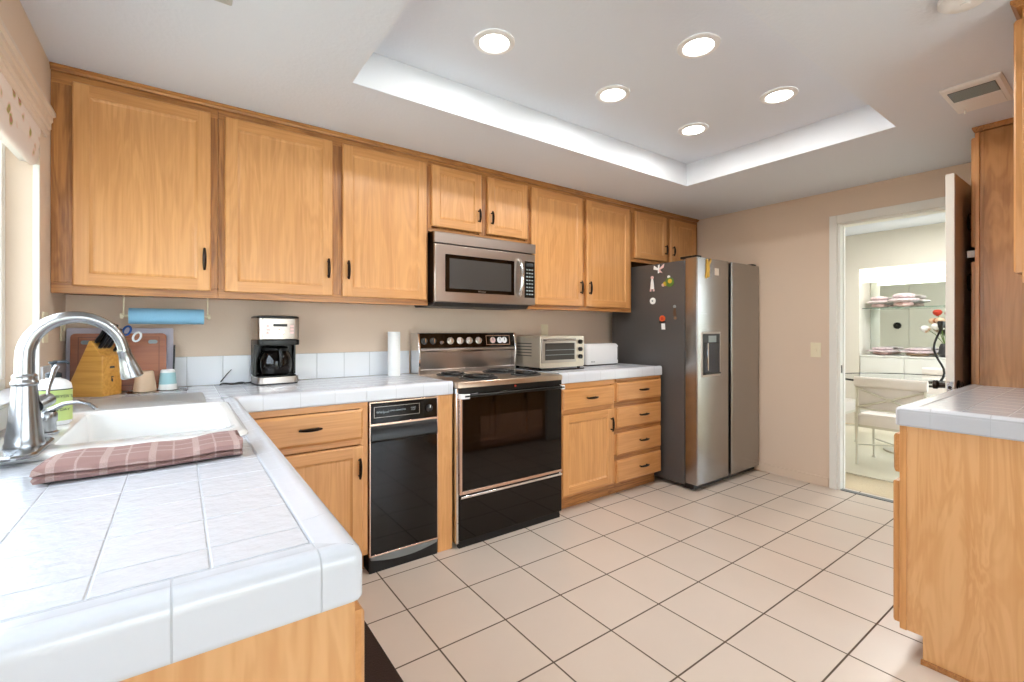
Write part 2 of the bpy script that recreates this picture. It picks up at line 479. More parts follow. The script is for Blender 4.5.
def panel_door(F, u0, u1, z0, z1, parent, th=.02, st=.052, up='dv', ac='dh'):
    """frame with a recessed panel; stiles/panel upright grain (0), rails across (1)"""
    mb = MB(); ch = .005
    a = rect(F, u0, u1, z0, z1, 0.0005); b_ = rect(F, u0, u1, z0, z1, th-ch); c_ = rect(F, u0+ch, u1-ch, z0+ch, z1-ch, th)
    mb.loft([a, b_], True, False); mb.loft([b_, c_], False, False)
    i0 = rect(F, u0+st, u1-st, z0+st, z1-st, th); i1 = rect(F, u0+st+.004, u1-st-.004, z0+st+.004, z1-st-.004, th-.004)
    i2 = rect(F, u0+st+.012, u1-st-.012, z0+st+.012, z1-st-.012, th-.0075)
    c = c_
    # rails
    for (o0, o1, p0, p1, mi) in ((0, 1, 0, 1, 1), (1, 2, 1, 2, 0), (2, 3, 2, 3, 1), (3, 0, 3, 0, 0)):
        if mi == 0:   # stile runs full height
            pass
    zs = (z0+st, z1-st)
    L = lambda u, z: F(u, th, z)
    for (ua, ub) in ((u0+ch, u0+st), (u1-st, u1-ch)):
        mb.add([L(ua, z0+ch), L(ub, z0+ch), L(ub, z1-ch), L(ua, z1-ch)], [(0, 1, 2, 3)], 0)
    for (za, zb) in ((z0+ch, z0+st), (z1-st, z1-ch)):
        mb.add([L(u0+st, za), L(u1-st, za), L(u1-st, zb), L(u0+st, zb)], [(0, 1, 2, 3)], 1)
    mb.loft([i0, i1, i2], False, True)
    return mb.build('door', [up, ac], parent)


def drawer_front(F, u0, u1, z0, z1, parent, th=.02, ac='dh'):
    mb = MB(); ch = .012
    mb.loft([rect(F, u0, u1, z0, z1, .0005), rect(F, u0, u1, z0, z1, th-.008), rect(F, u0+ch*.5, u1-ch*.5, z0+ch*.5, z1-ch*.5, th-.003), rect(F, u0+ch, u1-ch, z0+ch, z1-ch, th)], True, True)
    return mb.build('drawer', ac, parent)


def pull(F, u, z, parent, upright=True, ln=.10, d0=.02):
    mb = MB(); P = []; rs = []
    for i in range(11):
        s = i/10*2-1; q = s*ln/2
        d = d0+.026-.008*abs(s)**3
        P.append(F(u, d, z+q) if upright else F(u+q, d, z)); rs.append(.0048+.0035*(1-s*s))
    mb.tube(P, rs, 8)
    for s in (-1, 1):
        q = s*ln*.38
        mb.tube([F(u, d0-.001, z+q) if upright else F(u+q, d0-.001, z), F(u, d0+.022, z+q) if upright else F(u+q, d0+.022, z)], .0045, 8)
    return mb.build('handle', 'bronze', parent, smooth=True)


# ================================================================ UPPER CABINETS (back wall)
UF = 2.58
F = Face(UF, '-y')
ZB, ZT = 1.368, 2.262
g = 'upper cabinets on the back wall'


def upper(label, x0, x1, doors, zb=ZB, hl=.10, bottom_rail=.045):
    """doors: (u0,u1,handle side)"""
    t = thing('upper_cabinet', label, 'cabinet', ((x0+x1)/2, (UF+BY)/2, zb), group=g)
    mb = MB(); mb.box(x0, x1, UF+.018, BY-.001, zb+.012, ZT)
    mb.build('body', 'fv', t)
    fr = MB(); y0, y1 = UF, UF+.018
    ds = sorted(doors)
    fr.box(x0, x1, y0, y1, zb, zb+bottom_rail, 1); fr.box(x0, x1, y0, y1, ZT-.045, ZT, 1)
    edges = [x0]+[v for d in ds for v in (d[0]+.01, d[1]-.01)]+[x1]
    for a, b in zip(edges[::2], edges[1::2]): fr.box(a, b, y0, y1, zb+bottom_rail, ZT-.045, 0)
    fr.build('face_frame', ['fv', 'fh'], t, bevel=.0015)
    for u0, u1, hs in ds:
        d = panel_door(F, u0, u1, zb+.032, ZT-.03, t)
        hu = u1-.026 if hs == 'r' else u0+.026
        pull(F, hu, zb+.032+.145 if hl > .09 else zb+.032+.105, d, True, hl)
    return t


upper('wide single-door oak wall cabinet in the corner beside the window, above the knife block', LX+.001, .147, [(-.354, .119, 'r')])
upper('two-door oak wall cabinet above the coffee maker, left of the microwave', .148, 1.228, [(.174, .666, 'r'), (.718, 1.213, 'l')])
upper('short two-door oak wall cabinet directly above the microwave', 1.229, 1.998, [(1.246, 1.604, 'r'), (1.651, 1.985, 'l')], 1.822, .085, .02)
upper('two-door oak wall cabinet above the toaster oven, between microwave and fridge', 1.999, 3.105, [(2.02, 2.521, 'r'), (2.564, 3.068, 'l')])
upper('short two-door oak wall cabinet above the refrigerator', 3.106, RX-.001, [(3.145, 3.574, 'r'), (3.633, 4.035, 'l')], 1.80, .085, .03)
cr = MB(); cr.prism([(UF-.022, H-.001), (UF-.022, H-.010), (UF-.014, H-.014), (UF-.010, H-.0235), (BY-.001, H-.0235), (BY-.001, H-.001)], 'x', LX+.001, RX-.001)
tag(cr.build('crown_moulding', 'fh'), 'thin oak moulding strip along the ceiling over the back wall cabinets', 'moulding')

# ================================================================ BASE CABINETS (back wall)
BF = 2.285
F = Face(BF, '-y')
CT = .862


def base_box(t, x0, x1, y0, y1, toe=True, front='-y', m='fv'):
    mb = MB(); mb.box(x0, x1, y0+.018, y1, .10, CT)
    mb.box(x0, x1, y0+.065, y1, 0, .10)
    return mb


t = thing('base_cabinet', 'oak base cabinet with one drawer and door, left of the black trash compactor', 'cabinet', (.5, 2.58, 0), group='base cabinets on the back wall')
base_box(t, .1955, .762, BF, BY-.012).build('body', 'fv', t)
fr = MB(); fr.box(.215, .762, BF, BF+.018, .832, CT, 1); fr.box(.245, .722, BF, BF+.018, .655, .685, 1); fr.box(.215, .762, BF, BF+.018, .10, .125, 1)
fr.box(.215, .245, BF, BF+.018, .125, .832, 0); fr.box(.722, .762, BF, BF+.018, .125, .832, 0)
fr.build('face_frame', ['dv', 'dh'], t, bevel=.0015)
d = drawer_front(F, .238, .733, .684, .828, t); pull(F, .486, .762, d, False)
d = panel_door(F, .238, .733, .118, .650, t); pull(F, .712, .545, d, True)

t = thing('filler_cabinet', 'narrow oak filler panel between the trash compactor and the range', 'panel', (1.19, 2.58, 0))
MB().box(1.147, 1.236, BF-.002, BY-.012, 0, CT).build('panel', 'dv', t, bevel=.002)

t = thing('base_cabinet', 'oak base cabinet with a drawer above one door, right of the range', 'cabinet', (2.29, 2.58, 0), group='base cabinets on the back wall')
base_box(t, 2.03, 2.562, BF, BY-.012).build('body', 'dv', t)
fr = MB(); fr.box(2.03, 2.562, BF, BF+.018, .826, CT, 1); fr.box(2.06, 2.535, BF, BF+.018, .655, .685, 1); fr.box(2.03, 2.562, BF, BF+.018, .10, .125, 1)
fr.box(2.03, 2.06, BF, BF+.018, .125, .826, 0); fr.box(2.535, 2.562, BF, BF+.018, .125, .826, 0)
fr.build('face_frame', ['dv', 'dh'], t, bevel=.0015)
d = drawer_front(F, 2.048, 2.546, .680, .822, t); pull(F, 2.31, .753, d, False)
d = panel_door(F, 2.048, 2.53, .118, .652, t); pull(F, 2.508, .545, d, True)
MB().box(2.03, 2.562, BF+.06, BF+.065, .0, .10).build('toe_kick', 'fh', t)

t = thing('base_cabinet', 'oak base cabinet with a stack of four drawers beside the refrigerator', 'cabinet', (2.83, 2.58, 0), group='base cabinets on the back wall')
base_box(t, 2.563, 3.105, BF, BY-.012).build('body', 'dv', t)
fr = MB(); zz = [(.10, .112), (.262, .31), (.458, .505), (.648, .70), (.838, CT)]
for a, b_ in zz: fr.box(2.563, 3.105, BF, BF+.018, a, b_, 1)
for (a, b_), (c_, d_) in zip(zz, zz[1:]): fr.box(2.563, 2.585, BF, BF+.018, b_, c_, 0); fr.box(3.08, 3.105, BF, BF+.018, b_, c_, 0)
fr.build('face_frame', ['dv', 'fh'], t, bevel=.0015)
for a, b_ in ((.104, .267), (.304, .463), (.500, .652), (.694, .834)):
    d = drawer_front(F, 2.578, 3.092, a, b_, t); pull(F, 2.865, (a+b_)/2+.005, d, False)
MB().box(2.575, 3.09, BF-.010, BF-.0005, .846, .860).build('cutting_board_slot', 'fh', t, label='pull-out board edge')
MB().box(2.563, 3.105, BF+.06, BF+.065, 0, .10).build('toe_kick', 'fh', t)

# sink run (window wall): fronts face +x
FX = Face(.195, '+x')
t = thing('sink_cabinet', 'oak sink base cabinet run under the window counter, end panel facing the camera', 'cabinet', (-.1, 1.5, 0))
bx = MB(); bx.box(LX+.012, .177, .66, BF-.02, .10, .75); bx.box(LX+.012, .12, .66, BF-.02, 0, .10)
bx.box(LX+.012, .177, .66, 1.40, .75, CT); bx.box(.15, .177, 1.4, BF-.02, .75, CT)
bx.build('body', 'fv', t)
MB().box(LX+.012, .197, .642, .6595, .0, CT).build('end_panel', 'panel', t, bevel=.002)
fr = MB(); fr.box(.177, .195, .66, BF-.02, .832, CT, 1); fr.box(.177, .195, .66, BF-.02, .10, .125, 1)
for y in (.66, 1.06, 1.48, 1.90, 2.235): fr.box(.177, .195, y, y+.03, .125, .832, 0)
fr.build('face_frame', ['dv', 'dhy'], t)
ys = [(.648, 1.065), (1.085, 1.485), (1.505, 1.905), (1.925, 2.245)]
for i, (a, b_) in enumerate(ys):
    d = drawer_front(FX, a, b_, .684, .828, t, ac='dhy'); pull(FX, (a+b_)/2, .762, d, False)
    d = panel_door(FX, a, b_, .118, .65, t, ac='dhy'); pull(FX, b_-.03 if i % 2 == 0 else a+.03, .545, d, True)

# peninsula on the right: fronts face +y
FY = Face(.555, '+y')
t = thing('peninsula_cabinet', 'maple end panel cabinet of the right-hand counter, in the foreground', 'cabinet', (2.8, .25, 0))
bx = MB(); bx.prism([(.555, .10), (.555, CT), (-.058, CT), (-.058, 0), (.488, 0), (.488, .10)], 'x', 2.2, 3.392)
bx.build('body', 'panel', t, bevel=.002)
MB().box(2.192, 2.1995, -.058, .492, 0, .018).build('shoe_moulding', 'fh', t)
MB().box(2.196, 2.1998, .533, .553, .10, CT).build('edge_strip', 'dv', t)
for a, b_ in ((2.203, 2.60), (2.61, 3.0), (3.01, 3.39)):
    d = drawer_front(FY, a, b_, .684, .828, t); pull(FY, (a+b_)/2, .762, d, False)
    d = panel_door(FY, a, b_, .118, .65, t); pull(FY, b_-.03, .545, d, True)

# tall pantry cabinet
t = thing('pantry_cabinet', 'tall brown oak pantry cabinet standing behind the right-hand counter by the open door', 'cabinet', (3.7, .24, 0))
bx = MB(); bx.box(3.402, 4.078, -.058, .525, .10, 2.255); bx.box(3.402, 4.078, -.058, .46, 0, .10); bx.build('body', 'burl', t)
MB().box(3.395, 3.4018, -.058, .510, 0, 2.255).build('side_panel', 'burl', t, bevel=.001)
MB().box(3.394, 4.078, .5255, .543, .10, 2.255).build('face_frame', 'dv', t, bevel=.002)
MB().prism([(.553, H-.001), (.553, H-.012), (.545, H-.028), (-.058, H-.028), (-.058, H-.001)], 'x', 3.388, 4.078).build('crown', 'fh', t)
FP = Face(.543, '+y')
for z0, z1, hz in ((1.66, 2.235, 1.80), (.13, 1.58, 1.475)):
    for a, b_ in ((3.41, 3.73), (3.745, 4.065)):
        d = panel_door(FP, a, b_, z0, z1, t, th=.017)
        mb = MB(); u = a+.03 if a < 3.5 else b_-.03
        mb.tube([FP(u, .016, hz-.04), FP(u, .030, hz-.042), FP(u, .0325, hz-.03), FP(u, .0325, hz+.03), FP(u, .030, hz+.042), FP(u, .016, hz+.04)], .0042, 8)
        mb.build('handle', 'bronze', d, smooth=True)
MB().box(3.41, 3.425, .5435, .575, 1.605, 1.64).build('latch', 'white', t, label='small white catch between the pantry doors')

# right upper cabinet
FU = Face(.243, '+y')
t = thing('upper_cabinet', 'oak wall cabinet at the right edge, hanging over the foreground counter', 'cabinet', (2.8, .08, 1.37))
bx = MB(); bx.box(2.2, 3.38, -.058, .224, 1.372, 2.255); bx.build('body', 'panel', t)
MB().box(2.2, 3.38, .2245, .243, 1.372, 2.255).build('face_frame', 'dv', t, bevel=.002)
MB().prism([(.268, H-.001), (.268, H-.012), (.255, H-.028), (-.058, H-.028), (-.058, H-.001)], 'x', 2.185, 3.385).build('crown', 'fh', t)
for i, (a, b_) in enumerate(((2.207, 2.78), (2.80, 3.37))):
    d = panel_door(FU, a, b_, 1.405, 2.225, t); pull(FU, b_-.03 if i == 0 else a+.03, 1.53, d, True)

# ================================================================ COUNTERTOPS


def sub_rect(r, h):
    x0, x1, y0, y1 = r; a0, a1, b0, b1 = h
    if a0 >= x1 or a1 <= x0 or b0 >= y1 or b1 <= y0: return [r]
    out = []
    if a0 > x0: out.append((x0, a0, y0, y1))
    if a1 < x1: out.append((a1, x1, y0, y1))
    m0, m1 = max(x0, a0), min(x1, a1)
    if b0 > y0: out.append((m0, m1, y0, b0))
    if b1 < y1: out.append((m0, m1, b1, y1))
    return out


def tiles(mb, x0, x1, y0, y1, p, ox, oy, z0, z1, holes=(), gap=.0022):
    def cuts(a, b, o):
        k = math.ceil((a-o)/p+1e-6); c = [a]
        while o+k*p < b-1e-6: c.append(o+k*p); k += 1
        return c+[b]
    X = cuts(x0, x1, ox); Y = cuts(y0, y1, oy)
    for a, b in zip(X, X[1:]):
        for c, d in zip(Y, Y[1:]):
            rs = [(a, b, c, d)]
            for h in holes: rs = [q for r in rs for q in sub_rect(r, h)]
            for r in rs:
                if r[1]-r[0] < .008 or r[3]-r[2] < .008: continue
                g = gap/2; e = .0012
                u0, u1, v0, v1 = r[0]+g, r[1]-g, r[2]+g, r[3]-g
                L = [[(u0, v0, z0), (u1, v0, z0), (u1, v1, z0), (u0, v1, z0)], [(u0, v0, z1-e*.6), (u1, v0, z1-e*.6), (u1, v1, z1-e*.6), (u0, v1, z1-e*.6)],
                     [(u0+e, v0+e, z1), (u1-e, v0+e, z1), (u1-e, v1-e, z1), (u0+e, v1-e, z1)]]
                mb.loft(L, False, True)
    return mb


def nosing(mb, path, w=.056):
    """edge cap swept along path (x,y); outward is to the right of travel"""
    prof = [(-w, CT), (-w, .9285), (-w+.003, .931), (-w+.006, .9312), (-.034, .932), (-.030, .933), (-.020, .935), (-.011, .933), (-.004, .928), (0, .918), (0, .912), (0, .870), (0, .866), (-.003, CT)]
    P = [Vector((x, y)) for x, y in path]; L = []
    for i, p in enumerate(P):
        d0 = (P[i]-P[i-1]).normalized() if i else (P[1]-P[0]).normalized()
        d1 = (P[i+1]-P[i]).normalized() if i < len(P)-1 else d0
        n0 = Vector((d0.y, -d0.x)); n1 = Vector((d1.y, -d1.x)); nn = (n0+n1).normalized(); s = 1/max(.3, nn.dot(n0))
        L.append([(p.x+nn.x*s*o, p.y+nn.y*s*o, z) for o, z in prof])
    mb.loft(L, True, True)
    return mb


TP = .1135
sink_hole = (-.365, .148, 1.452, 2.10)
t = thing('tiled_countertop', 'white tiled L-shaped countertop around the sink and under the coffee maker', 'countertop', (0, 1.6, .862), group='white tiled countertops')
sb = MB()
for r in [q for q in sub_rect((LX+.001, .143, .666, 2.33), sink_hole)]: sb.box(r[0], r[1], r[2], r[3], CT, .9292)
sb.box(LX+.001, .143, 2.33, BY-.001, CT, .9292); sb.box(.143, 1.236, 2.335, BY-.001, CT, .9292)
sb.build('substrate', 'grout', t)
mb = MB(); tiles(mb, LX+.001, .144, .668, 2.333, TP, .031, .731, .9285, .9303, [sink_hole])
tiles(mb, LX+.001, .144, 2.333, BY-.001, TP, .031, .731, .9285, .9303); tiles(mb, .144, 1.236, 2.334, BY-.001, TP, .144, 2.333, .9285, .9303)
mb.build('tile_surface', 'tile', t)
path = [(LX+.001, .61), (.185, .61), (.193, .612), (.198, .617), (.20, .625), (.20, 2.268), (.206, 2.275), (1.236, 2.275)]
nosing(MB(), path).build('edge_trim', 'nose', t, smooth=True)

t = thing('tiled_countertop', 'short white tiled countertop between the range and the refrigerator', 'countertop', (2.57, 2.58, .862), group='white tiled countertops')
MB().box(2.03, 3.115, 2.335, BY-.001, CT, .9292).build('substrate', 'grout', t)
tiles(MB(), 2.03, 3.115, 2.334, BY-.001, TP, 2.03, 2.333, .9285, .9303).build('tile_surface', 'tile', t)
nosing(MB(), [(2.03, 2.275), (3.112, 2.275)]).build('edge_trim', 'nose', t, smooth=True)

t = thing('tiled_countertop', 'white tiled countertop on the maple peninsula cabinet at the right edge', 'countertop', (2.8, .25, .862), group='white tiled countertops')
MB().box(2.238, 3.393, -.058, .51, CT, .9292).build('substrate', 'grout', t)
tiles(MB(), 2.24, 3.393, -.058, .508, TP, 2.24, .508, .9285, .9303).build('tile_surface', 'tile', t)
nosing(MB(), [(3.393, .565), (2.197, .565), (2.19, .563), (2.186, .558), (2.184, .55), (2.184, -.058)][::-1][::-1]).build('edge_trim', 'nose', t, smooth=True)

# backsplashes
t = thing('tile_backsplash', 'row of square white wall tiles behind the coffee maker and cups', 'backsplash', (.4, 2.87, .931), group='tile backsplashes')
MB().box(LX+.009, 1.236, BY-.0085, BY-.0005, .9315, 1.082).build('tile_row', grid_mat('splash_x', 'x', .157, (.101,), .003, (228, 230, 234), (182, 184, 186), .2, .02, .5), t, bevel=.002)
t = thing('tile_backsplash', 'white wall tiles along the window wall, behind faucet and soap bottle', 'backsplash', (LX, 2.0, .931), group='tile backsplashes')
MB().box(LX+.0005, LX+.0085, 2.412, BY-.009, .9315, 1.082).build('tile_row', grid_mat('splash_y', 'y', .157, (2.68,), .003, (228, 230, 234), (182, 184, 186), .2, .02, .5), t, bevel=.002)
MB().box(LX+.0005, LX+.0085, .62, 2.411, .9315, 1.0).build('tile_row', 'splash_y' in bpy.data.materials and bpy.data.materials['splash_y'], t, bevel=.002)
t = tag(MB().box(2.03, 3.115, BY-.0085, BY-.0005, .9315, 1.082).build('tile_backsplash', bpy.data.materials['splash_x'], bevel=.002), 'row of white wall tiles behind the toaster oven and toaster', 'backsplash', 'tile backsplashes')


# ================================================================ SINK
def rr(x0, x1, y0, y1, r, z, n=6):
    P = []
    for cx, cy, a0 in ((x1-r, y1-r, 0), (x0+r, y1-r, 90), (x0+r, y0+r, 180), (x1-r, y0+r, 270)):
        for i in range(n+1):
            a = R(a0+90*i/n); P.append((cx+r*math.cos(a), cy+r*math.sin(a), z))
    return P


ox0, ox1, oy0, oy1 = -.375, .156, 1.432, 2.11
ix0, ix1, iy0, iy1 = -.245, .118, 1.535, 2.075
t = thing('kitchen_sink', 'white enamel drop-in sink set in the tiled counter below the window', 'sink', (-.1, 1.75, .93))
loops = [rr(ix0-.01, ix1+.01, iy0-.01, iy1+.01, .05, .915), rr(ox0+.03, ox1-.012, oy0+.035, oy1-.012, .05, .915), rr(ox0+.03, ox1-.012, oy0+.035, oy1-.012, .05, .9315), rr(ox0, ox1, oy0, oy1, .05, .9315), rr(ox0, ox1, oy0, oy1, .05, .936), rr(ox0+.006, ox1-.006, oy0+.006, oy1-.006, .045, .943),
         rr(ox0+.014, ox1-.014, oy0+.014, oy1-.014, .04, .945), rr(ix0-.012, ix1+.012, iy0-.012, iy1+.012, .05, .944), rr(ix0-.004, ix1+.004, iy0-.004, iy1+.004, .046, .940), rr(ix0, ix1, iy0, iy1, .044, .930),
         rr(ix0+.006, ix1-.006, iy0+.006, iy1-.006, .044, .80), rr(ix0+.02, ix1-.02, iy0+.02, iy1-.02, .05, .772), rr(ix0+.05, ix1-.05, iy0+.05, iy1-.05, .05, .765)]
MB().loft(loops, False, True).build('basin', 'enamel', t, smooth=True)
MB().lathe([(.042, .7655), (.042, .769), (.03, .770), (.026, .767)], (-.06, 1.8, 0), 24).build('drain', 'nickel', t, smooth=True)

# faucet
t = thing('faucet', 'brushed nickel gooseneck faucet with pull-down spray head at the sink', 'faucet', (-.30, 1.50, .945))
pl = [(rr(-.322, -.250, 1.385, 1.615, .036, z)) for z in (.9455, .951)]+[rr(-.318, -.254, 1.389, 1.611, .033, .955)]
MB().loft(pl).build('base_plate', 'nickel', t, smooth=True)
fx, fy = -.286, 1.50
MB().lathe([(.034, .955), (.034, .962), (.032, .966), (.031, .985), (.0265, 1.02), (.0235, 1.06), (.021, 1.092), (.0235, 1.095), (.0235, 1.101), (.021, 1.104), (.021, 1.112), (.0215, 1.115), (.0185, 1.119)], (fx, fy, 0), 32).build('body', 'nickel', t, smooth=True)
P = [(fx, fy, 1.115), (fx, fy, 1.15)]; rs = [.0175, .0172]
cx = .086
for i in range(1, 19):
    a = math.pi*(1-i/18*.97)
    P.append((fx+cx+cx*math.cos(a), fy+.02*i/18, 1.158+.092*math.sin(a))); rs.append(.017-.0052*i/18)
MB().tube(P, rs, 16).build('spout', 'nickel', t, smooth=True)
e0 = Vector(P[-1]); dr = (Vector(P[-1])-Vector(P[-3])).normalized()
pts = [e0+dr*q for q in (-.004, .004, .006, .03, .052, .068, .071)]
MB().tube(pts, [.0135, .0145, .0135, .0165, .0215, .0235, .020], 20).build('spray_head', 'nickel', t, smooth=True)
hd = MB(); hd.tube([(fx+.016, fy+.015, 1.045), (fx+.028, fy+.030, 1.052), (fx+.036, fy+.040, 1.056)], [.017, .017, .014], 14)
h_ = hd.build('handle_hub', 'nickel', t, smooth=True)
MB().tube([(fx+.030, fy+.034, 1.055), (fx+.034, fy+.04, 1.085), (fx+.042, fy+.048, 1.125), (fx+.046, fy+.05, 1.132)], [.005, .006, .009, .0095], 12, sx=1, sy=.6).build('lever', 'nickel', h_, smooth=True)

t = thing('soap_pump', 'small nickel built-in soap dispenser with curved nozzle beside the faucet', 'soap dispenser', (-.285, 1.70, .945))
MB().lathe([(.026, .9455), (.026, .951), (.021, .954), (.020, .975), (.023, .980), (.023, .998), (.020, 1.003), (.008, 1.006), (.008, 1.012)], (-.285, 1.70, 0), 24).build('collar', 'nickel', t, smooth=True)
MB().tube([(-.285, 1.70, 1.004), (-.270, 1.70, 1.010), (-.250, 1.695, 1.022), (-.222, 1.69, 1.026), (-.198, 1.685, 1.018), (-.184, 1.68, 1.004)], [.0075, .007, .006, .0055, .005, .0045], 12).build('nozzle', 'nickel', t, smooth=True)

# soap bottle
bxc, byc = -.296, 1.86
t = thing('soap_bottle', 'clear hand soap bottle with lime green label and dark pump behind the faucet', 'bottle', (bxc, byc, .945))
def ob(rx, ry, z, n=28): return [(bxc+rx*math.cos(2*math.pi*k/n), byc+ry*math.sin(2*math.pi*k/n), z) for k in range(n)]
MB().loft([ob(.034, .024, .9455), ob(.039, .028, .952), ob(.040, .029, .975), ob(.040, .029, 1.052), ob(.038, .027, 1.064), ob(.028, .021, 1.074), ob(.016, .016, 1.078), ob(.016, .016, 1.084)]).build('bottle_body', 'white', t, smooth=True)
MB().loft([ob(.0408, .0298, .958), ob(.0408, .0298, 1.046)], False, False).build('label_wrap', 'green', t, smooth=True)
MB().loft([ob(.0412, .0302, 1.046), ob(.0412, .0302, 1.049)], False, False).build('label_band', 'navy', t, smooth=True)
pm = MB().lathe([(.018, 1.082), (.018, 1.094), (.010, 1.098), (.005, 1.100), (.005, 1.120), (.011, 1.122), (.011, 1.128)], (bxc, byc, 0), 18).build('pump', 'navy', t, smooth=True)
MB().tube([(bxc, byc, 1.1255), (bxc+.028, byc-.008, 1.1265), (bxc+.034, byc-.010, 1.121)], [.005, .004, .003], 8).build('pump_spout', 'navy', pm, smooth=True)
rb = Matrix.Translation((bxc+.0105, byc-.0300, 1.028)) @ Matrix.Rotation(R(10), 4, 'Z') @ Matrix.Rotation(R(90), 4, 'X')
text('label_text', "MRS. MEYER'S", .0115, rb, 'navy', t)
rb = Matrix.Translation((bxc+.0105, byc-.0300, .990)) @ Matrix.Rotation(R(10), 4, 'Z') @ Matrix.Rotation(R(90), 4, 'X')
text('label_text', "CLEAN DAY", .0105, rb, 'navy', t)

# dish towel: folded plaid cloth in front of the sink
tm = bpy.data.materials.new('plaid_towel'); tm.use_nodes = True
n = tm.node_tree; b = n.nodes['Principled BSDF']; tx = n.nodes.new('ShaderNodeTexCoord'); sp = n.nodes.new('ShaderNodeSeparateXYZ')
n.links.new(tx.outputs['Object'], sp.inputs[0]); prev = None
for i, (ax, p, o, wd) in enumerate(((0, .075, .02, .16), (0, .075, .5, .05), (1, .05, .01, .16))):
    a = n.nodes.new('ShaderNodeMath'); a.operation = 'MULTIPLY_ADD'; a.inputs[1].default_value = 1/p; a.inputs[2].default_value = 20+o
    n.links.new(sp.outputs[ax], a.inputs[0])
    f_ = n.nodes.new('ShaderNodeMath'); f_.operation = 'FRACT'; n.links.new(a.outputs[0], f_.inputs[0])
    l_ = n.nodes.new('ShaderNodeMath'); l_.operation = 'LESS_THAN'; l_.inputs[1].default_value = wd; n.links.new(f_.outputs[0], l_.inputs[0])
    if prev is None: prev = l_
    else:
        m_ = n.nodes.new('ShaderNodeMath'); m_.operation = 'MAXIMUM'; n.links.new(prev.outputs[0], m_.inputs[0]); n.links.new(l_.outputs[0], m_.inputs[1]); prev = m_
ns = n.nodes.new('ShaderNodeTexNoise'); ns.inputs['Scale'].default_value = 500; n.links.new(tx.outputs['Object'], ns.inputs['Vector'])
ml = n.nodes.new('ShaderNodeMath'); ml.operation = 'MULTIPLY'; n.links.new(prev.outputs[0], ml.inputs[0]); n.links.new(ns.outputs[0], ml.inputs[1])
mx = n.nodes.new('ShaderNodeMix'); mx.data_type = 'RGBA'; mx.inputs[6].default_value = lin((158, 124, 118)); mx.inputs[7].default_value = lin((200, 178, 168))
n.links.new(ml.outputs[0], mx.inputs[0]); n.links.new(mx.outputs[2], b.inputs['Base Color']); b.inputs['Roughness'].default_value = .95
bp = n.nodes.new('ShaderNodeBump'); bp.inputs['Strength'].default_value = .4; bp.inputs['Distance'].default_value = .002
n.links.new(ns.outputs[0], bp.inputs['Height']); n.links.new(bp.outputs[0], b.inputs['Normal'])
# cloth centre line in (y,z): bottom layer back to front, rolled fold at the front, top layer going back
cl = [(.175, .007), (.12, .007), (.06, .007), (.015, .007), (.003, .010), (-.002, .0155), (.006, .019), (.05, .017), (.11, .018), (.165, .018), (.182, .023), (.186, .030), (.178, .037), (.15, .0385), (.09, .039), (.04, .040), (.012, .039), (.0, .034), (-.004, .027), (.003, .0245), (.04, .026), (.09, .027), (.15, .028)]
ct = []
for i, (y, z) in enumerate(cl):
    a = Vector(cl[max(i-1, 0)]); c_ = Vector(cl[min(i+1, len(cl)-1)]); d_ = (c_-a).normalized(); ct.append((Vector((y, z)), Vector((-d_.y, d_.x))))
L = []
NX = 40
for k_ in range(NX+1):
    s = k_/NX; x = -.218+.333*s
    wob = .003*math.sin(9*s+.5)+.002*math.sin(23*s); th = .0034
    lp_ = []
    for side in (1, -1):
        seq = ct if side == 1 else ct[::-1]
        for (p, nn) in seq:
            q = p+nn*th*side
            y = 1.190+.020*s+q.x*(.70+.20*s)+wob*(1 if q.x < .09 else .3)
            z = .9306+q.y*.8*(1.0+.10*math.sin(6*s+1)+.05*math.sin(17*s))
            lp_.append((x+.02*(q.x/.18)*(1-s)+(.006*math.sin(40*q.x)), y, z))
    L.append(lp_)
tag(MB().loft(L).build('dish_towel', tm, smooth=True), 'folded dusty pink plaid dish towel lying on the tiles in front of the sink', 'towel')

# grey board and things behind the sink
tag(MB().loft([rr(-.355, .085, 2.135, 2.50, .02, .9306), rr(-.355, .085, 2.135, 2.50, .02, .938), rr(-.352, .082, 2.138, 2.497, .018, .940)]).build('counter_mat', 'gglass', smooth=True), 'smooth grey rectangular board lying flat between sink and knife block', 'board')

